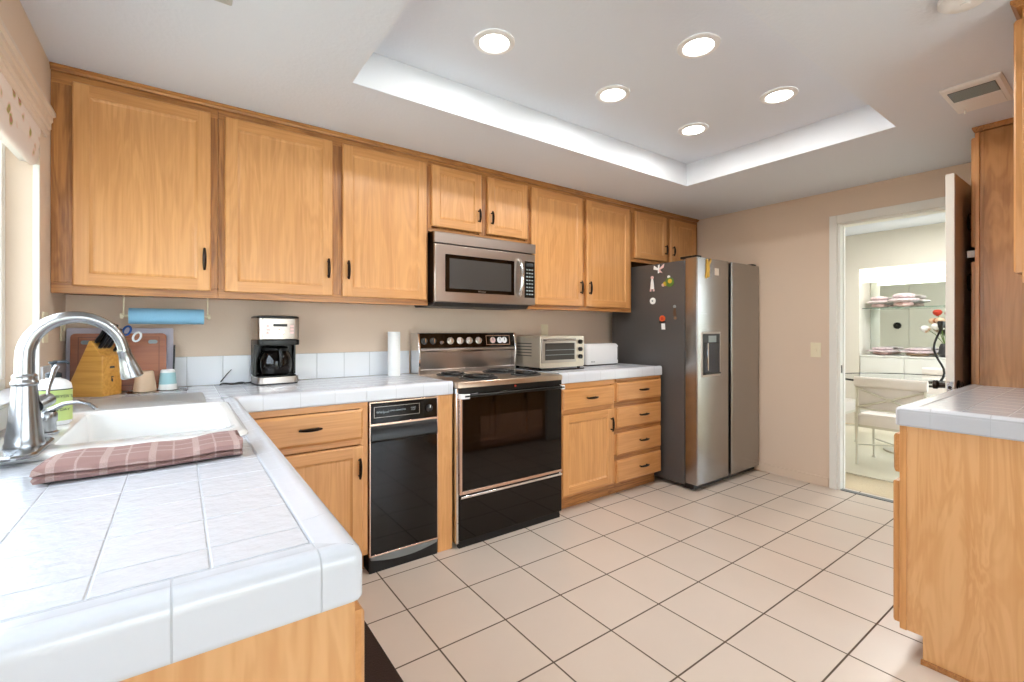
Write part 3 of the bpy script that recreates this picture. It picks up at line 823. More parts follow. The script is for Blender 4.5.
kb = thing('knife_block', 'slanted yellow wood knife block in the corner by the window', 'knife block', (-.405, 2.725, .931), (0, 0, R(-32)))
MB().prism([(0, 0), (.16, 0), (.16, .176), (.152, .180), (.112, .243), (.104, .240)], 'y', 0, .108).build('block', 'block', kb, world=False, bevel=.003)
for o in [kb.children[0]]: pass
sl = Vector((.060, .0, -.042)).normalized(); nn = Vector((.68, 0, .73)).normalized(); dv_ = Vector((-.55, 0, .0))
for i, (q, v, ln, hm) in enumerate(((.10, .018, .075, 'knifeh'), (.10, .040, .08, 'knifeh'), (.10, .062, .075, 'knifeh'), (.55, .018, .07, 'knifeh'), (.55, .040, .07, 'knifeh'), (.55, .062, .08, 'knifeh'), (.85, .085, .06, 'knifeh'))):
    p0 = Vector((.116+.034*q, v, .238-.054*q)); dirn = Vector((.56, .0, .83)).normalized()
    kt = thing('kitchen_knife', ['black-handled knife in the upper left slot of the knife block', 'black-handled knife in the upper middle slot of the knife block', 'black-handled knife in the upper right slot of the knife block', 'black-handled knife in the lower left slot of the knife block', 'black-handled knife in the lower middle slot of the knife block', 'black-handled knife in the lower right slot of the knife block', 'short black-handled knife in the back end slot of the knife block'][i], 'knife', tuple(WM[kb.name] @ p0), group='knives in the knife block')
    X = WM[kb.name]
    mb = MB(X); mb.tube([p0+dirn*a for a in (.001, .006)], [.009, .009], 8, sy=.6); mb.build('bolster', 'nickel', kt)
    mb = MB(X); mb.tube([p0+dirn*a for a in (.006, .02, .04, ln*1.25-.012, ln*1.25)], [.010, .0115, .0098, .0125, .009], 10, sy=.65); mb.build('grip', hm, kt, smooth=True)
X = WM[kb.name]
sc_ = thing('kitchen_scissors', 'scissors with blue and white looped handles sticking up from the knife block', 'scissors', tuple(X @ Vector((.150, .09, .19))))
for v, cm, off in ((.088, 'kblue', 0), (.094, 'white', .028)):
    c0 = Vector((.196+off*1.4, v, .285-off*1.0)); rg = []
    for q in range(17):
        a = 2*math.pi*q/16; rg.append(c0+Vector((.56, 0, .83)).normalized()*.022*math.cos(a)+Vector((.83, 0, -.56)).normalized()*.015*math.sin(a))
    MB(X).tube(rg, .0045, 8).build('finger_loop', cm, sc_, smooth=True)
MB(X).tube([Vector((.150, .09, .205)), Vector((.182, .09, .262))], [.006, .007], 8).build('shank', 'knifeh', sc_, smooth=True)
Xt = X @ Matrix.Translation((.1605, .052, .115)) @ Matrix.Rotation(R(90), 4, 'Z') @ Matrix.Rotation(R(90), 4, 'X')
em = MB(X)
em.box(.1602, .1608, .040, .066, .120, .129); em.build('printed_name', 'navy', kb, label='small dark printed mark')
em = MB(X); em.box(.1602, .1608, .048, .052, .062, .085); em.box(.1602, .1608, .052, .057, .060, .074); em.box(.1602, .1608, .050, .060, .080, .084); em.build('printed_emblem', 'navy', kb, label='small dark emblem')

# boards leaning on the wall
def lean(mb_fn, name, m, label, y0, ang, bevel=.004):
    t = thing(name, label, 'cutting board', (-.22, y0, .9315), (R(-ang), 0, 0))
    return t
t = lean(None, 'cutting_board', None, 'large pale lavender cutting board leaning on the wall behind the brown one', 2.842, 5)
MB().loft([[(p[0], .004, p[1]) for p in [(q[0], q[1]) for q in rr(-.195, .195, .001, .298, .008, 0)]], [(p[0], -.004, p[1]) for p in [(q[0], q[1]) for q in rr(-.195, .195, .001, .298, .008, 0)]]]).build('board', 'lav', t, world=False, bevel=.002)
t = lean(None, 'cutting_board', None, 'brown wooden cutting board with two oval grip slots leaning behind the knife block', 2.822, 5)
MB().loft([[(q[0], .006, q[1]) for q in rr(-.178, .168, .001, .272, .018, 0)], [(q[0], -.006, q[1]) for q in rr(-.178, .168, .001, .272, .018, 0)]]).build('board', 'brown', t, world=False, bevel=.002)
for gx in (-.125, .115):
    MB().loft([[(q[0], -.0075, q[1]) for q in rr(gx-.018, gx+.018, .222, .240, .0088, 0)], [(q[0], .0, q[1]) for q in rr(gx-.018, gx+.018, .222, .240, .0088, 0)]]).build('grip_slot', 'led', t, world=False, label='pale oval grip slot')
gv = MB()
for a, b_, c_, d_ in ((-.15, .14, .253, .255), (-.15, .14, .025, .027), (-.152, -.15, .025, .255), (.138, .14, .025, .255)): gv.box(a, b_, -.0066, -.0058, c_, d_)
gv.build('juice_groove', mat('dark_wood_line', (84, 42, 20), .5), t, world=False)
t = tag(MB().loft([rr(-.030, -.022, 2.80, 2.86, .003, .931), rr(-.024, -.016, 2.82, 2.872, .003, 1.145)]).build('serving_tray', 'black'), 'thin black tray edge standing on end beside the cutting boards', 'tray')

# cups on a small tray
t = tag(MB().loft([rr(-.19, .03, 2.665, 2.792, .02, .931), rr(-.195, .035, 2.66, 2.797, .02, .937), rr(-.192, .032, 2.663, 2.794, .02, .937), rr(-.187, .027, 2.668, 2.789, .02, .9335)]).build('drying_tray', 'glass', smooth=True), 'shallow clear tray under the two upturned cups', 'tray')
def cup(x, y, rb, rt, h, m, label, band=None):
    z = .9375
    t = thing('upturned_cup', label, 'cup', (x, y, z), group='upturned cups beside the cutting boards')
    MB().lathe([(rb-.003, z), (rb, z), (rb, z+.004), (rb+(rt-rb)*.95, z+h-.004), (rt-.003, z+h), (rt-.008, z+h-.001), (.001, z+h-.003)], (x, y, 0), 28, cap0=False).build('cup_body', m, t, smooth=True)
    if band:
        MB().lathe([(rb+(rt-rb)*.28+.0006, z+h*.28), (rb+(rt-rb)*.85+.0006, z+h*.85)], (x, y, 0), 28, cap0=False, cap1=False).build('band', band, t, smooth=True)
    return t
cup(-.130, 2.725, .044, .032, .092, 'beige', 'upturned plain beige cup beside the knife block')
cup(-.045, 2.735, .037, .027, .094, 'paper', 'upturned white cup with a pale teal band, right of the beige one', 'teal')

# switch plates on window wall
for i, (y, lb) in enumerate(((2.475, 'cream wall plate on the window wall, nearer the window'), (2.80, 'cream wall plate on the window wall, nearer the corner'))):
    t = thing('wall_plate', lb, 'outlet', (LX, y, 1.17), group='cream wall plates on the window wall')
    MB().box(LX, LX+.006, y-.036, y+.036, 1.17, 1.288).build('plate', 'cream', t, bevel=.002)
    MB().box(LX+.006, LX+.012, y-.006, y+.006, 1.215, 1.24).build('toggle', 'cream', t, bevel=.001)

# blue roll on hooks under cabinet
t = thing('paper_roll_holder', 'cream wire brackets under the wall cabinet carrying the blue roll', 'holder', (-.04, 2.72, 1.28))
for x in (-.205, .112):
    P = [(x, 2.72, 1.379), (x, 2.715, 1.34), (x, 2.72, 1.283)]
    MB().tube(P, .0035, 8).build('bracket', 'cream', t, smooth=True)
MB().tube([(-.213, 2.72, 1.283), (.120, 2.72, 1.283)], .006, 10).build('rod', 'cream', t, smooth=True)
for x in (-.212, .118): MB().lathe([(.012, x-.006), (.012, x+.006)], (0, 2.72, 1.283), 14, 'x').build('end_cap', 'cream', t, bevel=.002)
MB().box(-.215, .122, 2.705, 2.735, 1.3755, 1.3795).build('mounting_strip', 'cream', t)
tag(MB().lathe([(.008, -.187), (.036, -.187), (.0365, -.18), (.0365, .092), (.036, .097), (.008, .097)], (0, 2.72, 1.283), 36, 'x', cap0=False, cap1=False).build('blue_paper_roll', 'blue', smooth=True), 'roll of light blue paper hanging under the corner wall cabinet', 'paper roll')

# coffee maker
cmx, cmy = .42, 2.785
t = thing('coffee_maker', 'black and stainless coffee maker with glass carafe on the back counter', 'coffee maker', (cmx, cmy, .931), (0, 0, R(6)))
def cmrr(w, d0, d1, r, z): return rr(-w, w, d0, d1, r, z)
MB().loft([cmrr(.100, -.085, .075, .03, 0), cmrr(.100, -.085, .075, .03, .004), cmrr(.100, -.085, .075, .03, .006)]).build('foot_ring', 'black', t, world=False)
MB().loft([cmrr(.103, -.088, .078, .032, .006), cmrr(.103, -.088, .078, .032, .040)]).build('base', 'steel', t, world=False, bevel=.002)
MB().loft([cmrr(.094, -.075, .07, .03, .040), cmrr(.094, -.075, .07, .03, .046)]).build('hot_plate', 'black', t, world=False)
MB().box(-.100, .100, .028, .076, .046, .235).build('water_tank', 'black', t, world=False, bevel=.006)
sd = MB(); sd.box(-.103, -.094, -.01, .03, .046, .235); sd.box(.094, .103, -.01, .03, .046, .235); sd.build('side_column', 'black', t, world=False)
MB().lathe([(.060, .0465), (.076, .058), (.083, .09), (.082, .13), (.070, .165), (.060, .178)], (0, -.008, 0), 32, cap1=False).build('carafe', 'bglass', t, world=False, smooth=True)
cf = t.children[-1]
def local_part(mb, name, m, par, **k):
    return mb.build(name, m, par, world=False, **k)
local_part(MB().lathe([(.062, .177), (.064, .190), (.05, .200), (.01, .202)], (0, -.008, 0), 28), 'carafe_lid', 'black', cf, smooth=True)
local_part(MB().tube([(0.0, -.068, .185), (0, -.104, .180), (0, -.110, .15), (0, -.104, .10), (0, -.088, .09)], [.008, .009, .009, .008, .006], 10), 'carafe_handle', 'black', cf, smooth=True)
local_part(MB().loft([[(q[0], q[1], z) for q in cmrr(.104, -.098, .078, .032, 0)] for z in (.208, .236)]), 'brew_head', 'black', t, bevel=.003)
local_part(MB().loft([[(q[0], q[1], z) for q in cmrr(.103, -.097, .06, .03, 0)] for z in (.238, .350)]), 'control_face', 'steel', t, bevel=.003)
local_part(MB().loft([cmrr(.103, -.095, .078, .03, .350), cmrr(.103, -.095, .078, .03, .358), cmrr(.095, -.085, .07, .03, .363)]), 'lid', 'black', t, smooth=True)
fp = t.children[-2]
local_part(MB().box(-.033, .036, -.0985, -.0965, .306, .320), 'display', 'black', fp, bevel=.001)
local_part(MB().lathe([(.016, -.0965), (.016, -.105), (.013, -.108)], (.004, 0, .278), 20, 'y'), 'dial', 'chrome', fp, smooth=True)
for sx in (-.066, .050):
    for j in range(3): local_part(MB().box(sx, sx+.018, -.0985, -.0965, .268+j*.017, .280+j*.017), 'button', 'pink', fp)
bp_ = []
tag(MB().tube([(.225+.062*math.cos(a)*.9-.0, 2.80+.02*math.sin(a*1.0), .9365+.006*abs(math.sin(a*2))) for a in [i*.35 for i in range(0, 14)]]+[(.30, 2.83, .937), (.335, 2.86, .94)], .0035, 8).build('power_cord', 'black', smooth=True), 'loose black power cord loop on the counter left of the coffee maker', 'cord')
tag(MB().tube([(.175, 2.865, .945), (.205, 2.872, .985), (.225, 2.876, 1.008)], [.003, .0025, .002], 8).build('cable_tie', 'black', smooth=True), 'thin black stick standing out of the cord beside the coffee maker', 'cable tie')

# white roll by the range
wrp = tag(MB().lathe([(.010, .931), (.037, .931), (.038, .936), (.038, 1.203), (.037, 1.208), (.010, 1.208)], (1.092, 2.78, 0), 32, cap0=False, cap1=False).build('paper_towel_roll', 'paper', smooth=True), 'slim white paper roll standing upright on the counter left of the range', 'paper roll')

# ================================================================ TRASH COMPACTOR
t = thing('trash_compactor', 'black glass-fronted built-in trash compactor between cabinet and filler panel', 'trash compactor', (.955, 2.58, 0))
x0, x1, yf = .766, 1.143, 2.272
MB().box(x0+.004, x1-.004, yf+.02, BY-.012, .0, .858).build('body', 'blackm', t)
MB().box(x0+.006, x1-.006, yf+.004, yf+.02, .748, .852).build('control_panel', 'bglass', t, bevel=.001); cpn = t.children[-1]
fr = MB(); fr.box(x0, x1, yf, yf+.02, .851, .858); fr.box(x0, x1, yf, yf+.02, .737, .748); fr.box(x0, x0+.006, yf, yf+.02, .748, .851); fr.box(x1-.006, x1, yf, yf+.02, .748, .851)
fr.build('control_panel_frame', 'copper', t, bevel=.001)
ln_ = MB()
for a, b_, c_, d_ in ((.79, 1.035, .830, .8315), (.79, 1.035, .777, .7785), (.79, .7915, .777, .8315), (1.0335, 1.035, .777, .8315)): ln_.box(a, b_, yf+.0025, yf+.0045, c_, d_)
ln_.build('printed_outline', 'steel', cpn)
text('panel_text', 'Whirlpool', .016, face_y(.835, yf+.0035, .803), 'led', cpn)
text('panel_text', 'TRASH COMPACTOR', .009, face_y(.915, yf+.0035, .806), 'led', cpn)
text('panel_text', 'START\nSTOP', .010, face_y(1.0, yf+.0035, .806), 'led', cpn)
kn = MB().lathe([(.019, yf+.004), (.017, yf-.010), (.012, yf-.012)], (1.09, 0, .800), 22, 'y').build('knob', 'black', t, smooth=True)
MB().box(1.088, 1.092, yf-.0135, yf-.0115, .803, .816).build('pointer', 'white', kn)
MB().box(x0+.006, x1-.006, yf+.002, yf+.02, .093, .655).build('door', 'bglass', t, bevel=.001)
MB().prism([(yf+.02, .733), (yf+.004, .733), (yf-.006, .72), (yf-.010, .665), (yf-.002, .655), (yf+.02, .655)], 'x', x0+.007, x1-.007).build('handle_bar', 'black', t, bevel=.002)
fr = MB(); fr.box(x0, x0+.006, yf, yf+.02, .084, .735); fr.box(x1-.006, x1, yf, yf+.02, .084, .735); fr.box(x0+.006, x1-.006, yf-.002, yf+.018, .084, .092)
fr.build('door_frame', 'copper', t, bevel=.001)
pd = MB(); L = []
for i in range(13):
    s = i/12; x = x0+.006+(x1-x0-.012)*s; dd = .045*(1-(2*s-1)**2)
    L.append([(x, yf+.018, .083), (x, yf-.004, .083), (x, yf-.003, .083-.012-dd*.55), (x, yf+.018, .083-.012-dd*.55)])
pd.loft(L); pd.build('foot_pedal', 'grille', t, smooth=True)
MB().box(x0+.002, x1-.002, yf+.008, yf+.02, .0, .083).build('kick_plate', 'black', t)

# ================================================================ RANGE
t = thing('electric_range', 'freestanding electric range with black glass oven door and chrome backguard', 'range', (1.63, 2.56, 0))
x0, x1 = 1.243, 2.017
MB().box(x0+.006, x1-.006, 2.272, BY-.012, .03, .895).build('body', 'dgrey', t)
for a_ in (x0, x1-.014): MB().box(a_, a_+.014, 2.25, 2.30, .03, .893).build('side_trim', 'chrome', t, bevel=.002)
MB().loft([rr(x0, x1, 2.232, 2.86, .008, .897), rr(x0, x1, 2.232, 2.86, .008, .923), rr(x0+.004, x1-.004, 2.236, 2.86, .008, .929)]).build('cooktop', mat('cooktop_metal', (196, 176, 156), .28, 1), t, smooth=True); ctp = t.children[-1]
def burner(x, y, r):
    P = []
    turns = 4 if r > .08 else 3
    N = turns*22
    for i in range(N+1):
        a = 2*math.pi*i/22; q = .018+(r-.018)*i/N
        P.append((x+q*math.cos(a), y+q*math.sin(a), .942))
    bp = MB().lathe([(r+.022, .9292), (r+.022, .935), (r+.014, .936), (r+.008, .931), (.01, .9297)], (x, y, 0), 36).build('drip_pan', 'dgrey', t, smooth=True)
    MB().tube(P, .0062, 6).build('coil', 'black', bp, smooth=True)
    sp = MB()
    for k in range(3):
        a = k*2*math.pi/3+.3
        sp.tube([(x, y, .9345), (x+(r)*math.cos(a), y+r*math.sin(a), .9345)], .0025, 6)
    sp.build('coil_support', 'chrome', bp)
burner(1.425, 2.64, .076); burner(1.465, 2.385, .098); burner(1.80, 2.64, .098); burner(1.83, 2.385, .076)
# vent band + oven door
MB().box(x0+.014, x1-.002, 2.243, 2.272, .866, .8965).build('vent_band', 'black', t)
MB().lathe([(.006, 2.236), (.006, 2.244)], ((x0+x1)/2+.01, 0, .884), 16, 'y').build('badge', 'red', t, smooth=True)
dr = MB(); dr.box(x0+.030, x1-.006, 2.238, 2.271, .320, .862); od = dr.build('oven_door', 'bglass', t, bevel=.003)
MB().box(1.391, 1.845, 2.2368, 2.2385, .556, .724).build('oven_window', mat('oven_window', (34, 24, 20), .05), od)
fr = MB(); fr.box(x0+.016, x0+.030, 2.236, 2.271, .302, .862); fr.box(x0+.030, x1-.004, 2.234, 2.271, .302, .3195); fr.build('door_trim', 'copper', od, bevel=.001)
hb = MB(); hb.tube([(x0+.03, 2.215, .852), (x1-.01, 2.215, .852)], .011, 12, sy=.8); hb = hb.build('handle', 'black', od, smooth=True)
eb = MB(); eb.prism([(x0+.006, 2.238), (x0+.006, 2.216), (x0+.024, 2.206), (x0+.062, 2.206), (x0+.066, 2.214), (x0+.034, 2.222), (x0+.026, 2.238)], 'z', .838, .864)
eb.prism([(x1-.004, 2.238), (x1-.004, 2.206), (x1-.03, 2.206), (x1-.03, 2.216), (x1-.016, 2.238)], 'z', .838, .864); eb.build('handle_end', 'white', hb, bevel=.002, label='white handle bracket')
dw = MB().box(x0+.016, x1-.004, 2.240, 2.271, .045, .282).build('storage_drawer', 'bglass', t, bevel=.003)
MB().box(x0+.022, x1-.004, 2.232, 2.250, .280, .294).build('drawer_trim', 'chrome', dw, bevel=.002)
MB().box(x0+.02, x1-.006, 2.256, 2.28, 0, .05).build('kick_plate', 'black', t)
# backguard
pf_ = [(2.878, .929), (2.878, 1.198), (2.768, 1.198), (2.750, 1.100), (2.742, 1.094), (2.742, 1.082), (2.790, 1.070), (2.802, .955), (2.780, .935), (2.770, .929)]
MB().prism(pf_, 'x', x0+.012, x1-.012).build('backguard', 'steel', t, bevel=.002)
ep = [(2.878, .929), (2.878, 1.200), (2.762, 1.200), (2.735, 1.075), (2.752, .929)]
e_ = MB(); e_.prism(ep, 'x', x0, x0+.012); e_.prism(ep, 'x', x1-.012, x1); e_.build('backguard_end', 'chrome', t, bevel=.002)
MB().prism([(2.766, 1.1975), (2.763, 1.1975), (2.7465, 1.101), (2.7495, 1.101)], 'x', x0+.013, x1-.013).build('control_panel', 'bglass', t); cpn = t.children[-1]
def slant(x, z, off=0): return (x, 2.763-(1.1975-z)*.171-off, z)
Kr = Matrix.Rotation(R(-9.7), 4, 'X')
def knob(x, r, m, nm='knob', z=1.146):
    p = slant(x, z); X = Matrix.Translation(p) @ Kr
    kb_ = MB(X).lathe([(r, .001), (r, -.006), (r*.72, -.008), (r*.68, -.022), (r*.5, -.024)], (0, 0, 0), 22, 'y').build(nm, m, t, smooth=True)
    MB(X).box(-.0025, .0025, -.0255, -.0235, -r*.6, r*.6).build('pointer', 'chrome', kb_)
for x, r in ((1.275+.01, .022), (1.347, .022), (1.475, .024), (1.549, .024), (1.621, .024), (1.696, .024)): knob(x, r, 'steel' if r > .023 else 'dgrey')
knob(1.408, .011, 'steel', z=1.135)
X = Matrix.Translation(slant(1.858, 1.146)) @ Kr
ck = MB(X); ck.box(-.102, .102, -.004, .002, -.034, .034); ck = ck.build('timer_panel', 'bglass', t)
fr = MB(X)
for a, b_, c_, d_ in ((-.102, .102, .030, .034), (-.102, .102, -.034, -.030), (-.102, -.098, -.03, .03), (.098, .102, -.03, .03)): fr.box(a, b_, -.007, -.0035, c_, d_)
fr.build('timer_frame', 'copper', ck)
for u, r, m_ in ((-.045, .022, 'pink'), (.015, .022, 'white'), (.055, .022, 'white')):
    MB(X).lathe([(r, -.004), (r, -.008), (r*.4, -.009)], (u, 0, 0), 22, 'y').build('dial', m_, ck, smooth=True)
    MB(X).box(u-.002, u+.002, -.0105, -.0085, -.004, r*.8).build('dial_hand', 'black', ck)

# ================================================================ MICROWAVE
t = thing('microwave', 'stainless over-the-range microwave with black glass door and control panel', 'microwave', (1.62, 2.68, 1.38))
x0, x1, yf = 1.238, 1.996, 2.508
MB().box(x0, x1, yf+.022, BY-.001, 1.388, 1.815).build('body', 'black', t)
MB().prism([(yf+.03, 1.388), (yf+.06, 1.366), (BY-.06, 1.366), (BY-.03, 1.388)], 'x', x0+.02, x1-.02).build('underside', 'dgrey', t)
MB().prism([(yf+.022, 1.748), (yf, 1.748), (yf, 1.806), (yf+.004, 1.8135), (yf+.022, 1.8155)], 'x', x0, x1+.014).build('vent_panel', 'steel', t)
md = MB().box(x0, x1+.014, yf, yf+.0215, 1.390, 1.742).build('door', 'steel', t, bevel=.006)
MB().loft([[(q[0], yf-.0015, q[1]) for q in rr(1.309, 1.828, 1.452, 1.682, .006, 0)], [(q[0], yf+.001, q[1]) for q in rr(1.309, 1.828, 1.452, 1.682, .006, 0)]]).build('door_glass', 'bglass', md)
MB().box(1.338, 1.800, yf-.003, yf-.0015, 1.475, 1.658).build('window_mesh', mat('window_mesh', (62, 58, 55), .35), md)
text('brand_text', 'Whirlpool', .014, face_y(1.57, yf-.0025, 1.463), 'steel', md)
P = []
for i in range(13):
    s = i/12; z = 1.455+.235*s; P.append((1.866, yf-.012-.030*math.sin(math.pi*s)**.7, z))
MB().tube([(1.866, yf+.001, 1.455)]+P+[(1.866, yf+.001, 1.69)], .0125, 12, sy=1).build('handle', 'chrome', md, smooth=True)
cp_ = MB().box(1.916, 2.000, yf-.002, yf+.001, 1.440, 1.690).build('control_panel', 'bglass', t)
MB().box(1.928, 1.988, yf-.003, yf-.0018, 1.655, 1.678).build('display', 'dgrey', cp_)
bt = MB()
for r_ in range(8):
    for c_ in range(3): bt.box(1.928+c_*.022, 1.943+c_*.022, yf-.0032, yf-.0018, 1.628-r_*.024, 1.637-r_*.024)
bt.build('keypad', 'led', cp_)

# ================================================================ OUTLET behind toaster oven, toaster oven, toaster
t = thing('wall_outlet', 'cream outlet plate on the back wall above the toaster oven', 'outlet', (2.41, BY, 1.15))
MB().box(2.372, 2.446, BY-.006, BY, 1.148, 1.264).build('plate', 'cream', t, bevel=.002)
for z in (1.178, 1.234): MB().lathe([(.016, BY-.008), (.016, BY-.005)], (2.409, 0, z), 18, 'y').build('socket', 'cream', t)

t = thing('toaster_oven', 'champagne metal toaster oven with glass door and three knobs', 'toaster oven', (2.26, 2.67, .931))
tom = mat('champagne_metal', (208, 196, 178), .35, .75)
MB().loft([[(q[0], y, q[1]) for q in rr(2.048, 2.468, .950, 1.175, .012, 0)] for y in (2.515, 2.83)]).build('shell', tom, t, bevel=.003)
ff = MB().loft([[(q[0], y, q[1]) for q in rr(2.046, 2.470, .948, 1.177, .012, 0)] for y in (2.500, 2.516)]).build('front_frame', tom, t, bevel=.002)
dr = MB().box(2.055, 2.385, 2.492, 2.5, .985, 1.160).build('glass_door', 'steel', t, bevel=.002)
MB().box(2.085, 2.365, 2.489, 2.4925, 1.005, 1.125).build('door_window', mat('oven_glass_dark', (62, 58, 54), .06), dr)
MB().tube([(2.075, 2.492, 1.146), (2.08, 2.472, 1.146), (2.36, 2.472, 1.146), (2.365, 2.492, 1.146)], .006, 10).build('door_handle', 'steel', dr, smooth=True)
rk = MB()
for z in (1.04, 1.075): rk.box(2.086, 2.364, 2.4878, 2.4888, z, z+.003)
rk.build('rack', 'led', dr)
for z in (1.012, 1.067, 1.122): MB().lathe([(.017, 2.5), (.016, 2.484), (.012, 2.481)], (2.428, 0, z+.01), 20, 'y').build('knob', 'black', t, smooth=True)
for x in (2.07, 2.445):
    for y in (2.53, 2.80): MB().lathe([(.012, .931), (.012, .951)], (x, y, 0), 12).build('foot', 'black', t)
sd = MB()
for i in range(5): sd.box(2.0465, 2.0482, 2.60, 2.78, 1.03+i*.022, 1.036+i*.022)
sd.build('side_vent', 'dgrey', t)

t = thing('toaster', 'white long-slot toaster between the toaster oven and the refrigerator', 'toaster', (2.82, 2.70, .931))
MB().loft([rr(2.624, 2.996, 2.622, 2.768, .02, .940), rr(2.62, 3.0, 2.618, 2.772, .024, .952), rr(2.62, 3.0, 2.618, 2.772, .024, 1.085), rr(2.628, 2.992, 2.626, 2.764, .024, 1.102), rr(2.64, 2.98, 2.638, 2.752, .02, 1.108)]).build('shell', 'white', t, smooth=True)
MB().box(2.67, 2.95, 2.67, 2.70, 1.1075, 1.1095).build('slot', 'black', t)
MB().box(3.0, 3.012, 2.68, 2.71, 1.04, 1.055).build('lever', 'white', t, bevel=.002)
MB().box(2.635, 2.985, 2.632, 2.758, .931, .9405).build('base', 'dgrey', t)
MB().box(2.975, 2.985, 2.6165, 2.618, .97, 1.08).build('crumb_seam', 'grille', t)
text('brand_text', 'BRAUN', .012, face_y(2.69, 2.6172, .963), 'dgrey', t)
tag(MB().tube([(2.02, 2.66, .936), (2.035, 2.60, .9365), (2.028, 2.545, .938), (2.05, 2.49, .9365), (2.10, 2.462, .9365), (2.20, 2.47, .9365), (2.35, 2.458, .9365), (2.44, 2.47, .9365)], [.004, .004, .005, .005, .004, .004, .005, .004], 8).build('power_cord', 'black', smooth=True), 'bundled black cord lying in front of the toaster oven', 'cord')

# ================================================================ FRIDGE
t = thing('refrigerator', 'stainless side-by-side refrigerator with water dispenser and dark grey sides', 'refrigerator', (3.6, 2.4, 0))
x0, x1 = 3.137, 4.064
MB().box(x0, x1, 2.092, 2.82, .035, 1.755).build('cabinet', 'fside', t, bevel=.004)
for (a, b_, lb) in ((x0-.001, 3.573, 'l'), (3.617, x1, 'r')):
    d = MB(); d.loft([rr(a, b_, 1.982, 2.086, .008, z) for z in (.052, 1.768)]); d = d.build('door', 'steel2', t, bevel=.003)
    if lb == 'l': dleft = d
MB().box(3.573, 3.617, 2.03, 2.09, .052, 1.765).build('handle_recess', 'blackm', t)
MB().box(3.5735, 3.577, 1.99, 2.03, .052, 1.765).build('edge_strip', 'dgrey', t)
MB().box(x0+.01, x1-.01, 2.02, 2.10, .012, .05).build('kick_grille', 'black', t)
for x in (x0+.06, x1-.06): MB().lathe([(.025, 0), (.025, .012), (.015, .02)], (x, 2.06, 0), 14).build('foot', 'black', t)
for x in (x0+.05, x1-.05): MB().box(x-.035, x+.035, 2.0, 2.14, 1.7685, 1.785).build('hinge_cover', 'black', t, bevel=.004)
# dispenser
MB().box(3.185, 3.445, 1.9775, 1.984, .862, 1.205).build('dispenser_frame', 'steel', dleft, bevel=.004)
dp = MB().box(3.20, 3.43, 1.9745, 1.979, .878, 1.190).build('dispenser', 'black', dleft, bevel=.002)
MB().box(3.215, 3.415, 1.972, 1.975, .892, 1.12).build('dispenser_cavity', mat('cavity_blue', (34, 38, 52), .25), dp)
MB().box(3.27, 3.375, 1.9715, 1.9755, 1.125, 1.175).build('dispenser_display', 'led', dp)
MB().box(3.25, 3.265, 1.966, 1.974, .91, 1.12).build('dispenser_tube', 'chrome', dp, bevel=.002)
MB().box(3.21, 3.42, 1.960, 1.975, .882, .893).build('drip_shelf', 'black', dp, bevel=.001)

# magnets
def magnet(label, y, z, shapes):
    t = thing('fridge_magnet', label, 'magnet', (3.1355, y, z), group='magnets on the refrigerator')
    for nm, m_, pts in shapes:
        mb = MB()
        if isinstance(pts, tuple):
            oy, oz, r = pts; pts = [(oy+r*math.cos(2*math.pi*k/16), oz+r*math.sin(2*math.pi*k/16)) for k in range(16)]
        mb.prism([(y+a, z+b) for a, b in pts], 'x', 3.1285 if nm != 'centre' else 3.1255, 3.1362)
        mb.build(nm, m_, t, bevel=.001)
    return t
magnet('pink and white butterfly magnet at the top of the fridge side', 2.321, 1.711, [('wing', 'pink', [(-.006, .003), (-.05, .035), (-.045, .005), (-.01, -.008)]), ('wing', 'paper', [(.006, .003), (.045, .03), (.05, .0), (.01, -.01)]), ('wing', 'pink', [(-.008, -.006), (-.035, -.035), (-.01, -.03), (.0, -.008)]), ('body', 'paper', [(-.006, .035), (.006, .03), (.008, -.035), (-.003, -.032)])])
magnet('white and pink long-eared figure magnet, leftmost on the fridge side', 2.385, 1.592, [('body', 'paper', [(-.018, -.04), (.018, -.04), (.013, .01), (.006, .05), (-.006, .05), (-.013, .01)]), ('foot', 'pink', [(-.022, -.058), (-.008, -.058), (-.008, -.038), (-.02, -.038)]), ('foot', 'pink', [(.022, -.058), (.008, -.058), (.008, -.038), (.02, -.038)]), ('head', 'pink', (0, .055, .013))])
magnet('green, yellow and pink round magnet with a small white top', 2.232, 1.596, [('disc', 'grn', (-.012, 0, .038)), ('centre', 'yel', (-.018, .008, .018)), ('leaf', 'yel', (.03, -.01, .018)), ('knob', 'paper', (-.004, .043, .012)), ('petal', 'pink', (.048, -.018, .013))])
magnet('round white button magnet on the fridge side', 2.379, 1.456, [('disc', 'paper', (0, 0, .027)), ('centre', 'led', (0, 0, .008))])
magnet('slim dark brown bear-shaped magnet, nearest the fridge door', 2.173, 1.357, [('body', mat('magnet_brown', (98, 72, 52), .5), [(-.012, -.03), (.010, -.03), (.014, .0), (.006, .035), (-.006, .035), (-.010, .0)]), ('head', 'led', (.002, .045, .012)), ('tail', mat('magnet_tan', (140, 110, 84), .5), (-.004, -.045, .012))])
magnet('orange round magnet with a white tag, lowest on the fridge side', 2.283, 1.275, [('disc', 'orange', (.004, .035, .026)), ('centre', 'red', (.004, .035, .013)), ('base', 'black', [(-.035, .004), (.03, -.002), (.034, .014), (-.02, .016)]), ('tag', 'paper', [(-.022, -.052), (.010, -.052), (.012, -.004), (-.018, -.004)])])
t = thing('fridge_magnet', 'gold ornate figure magnet on the front of the fridge door', 'magnet', (3.265, 1.982, 1.69), group='magnets on the refrigerator')
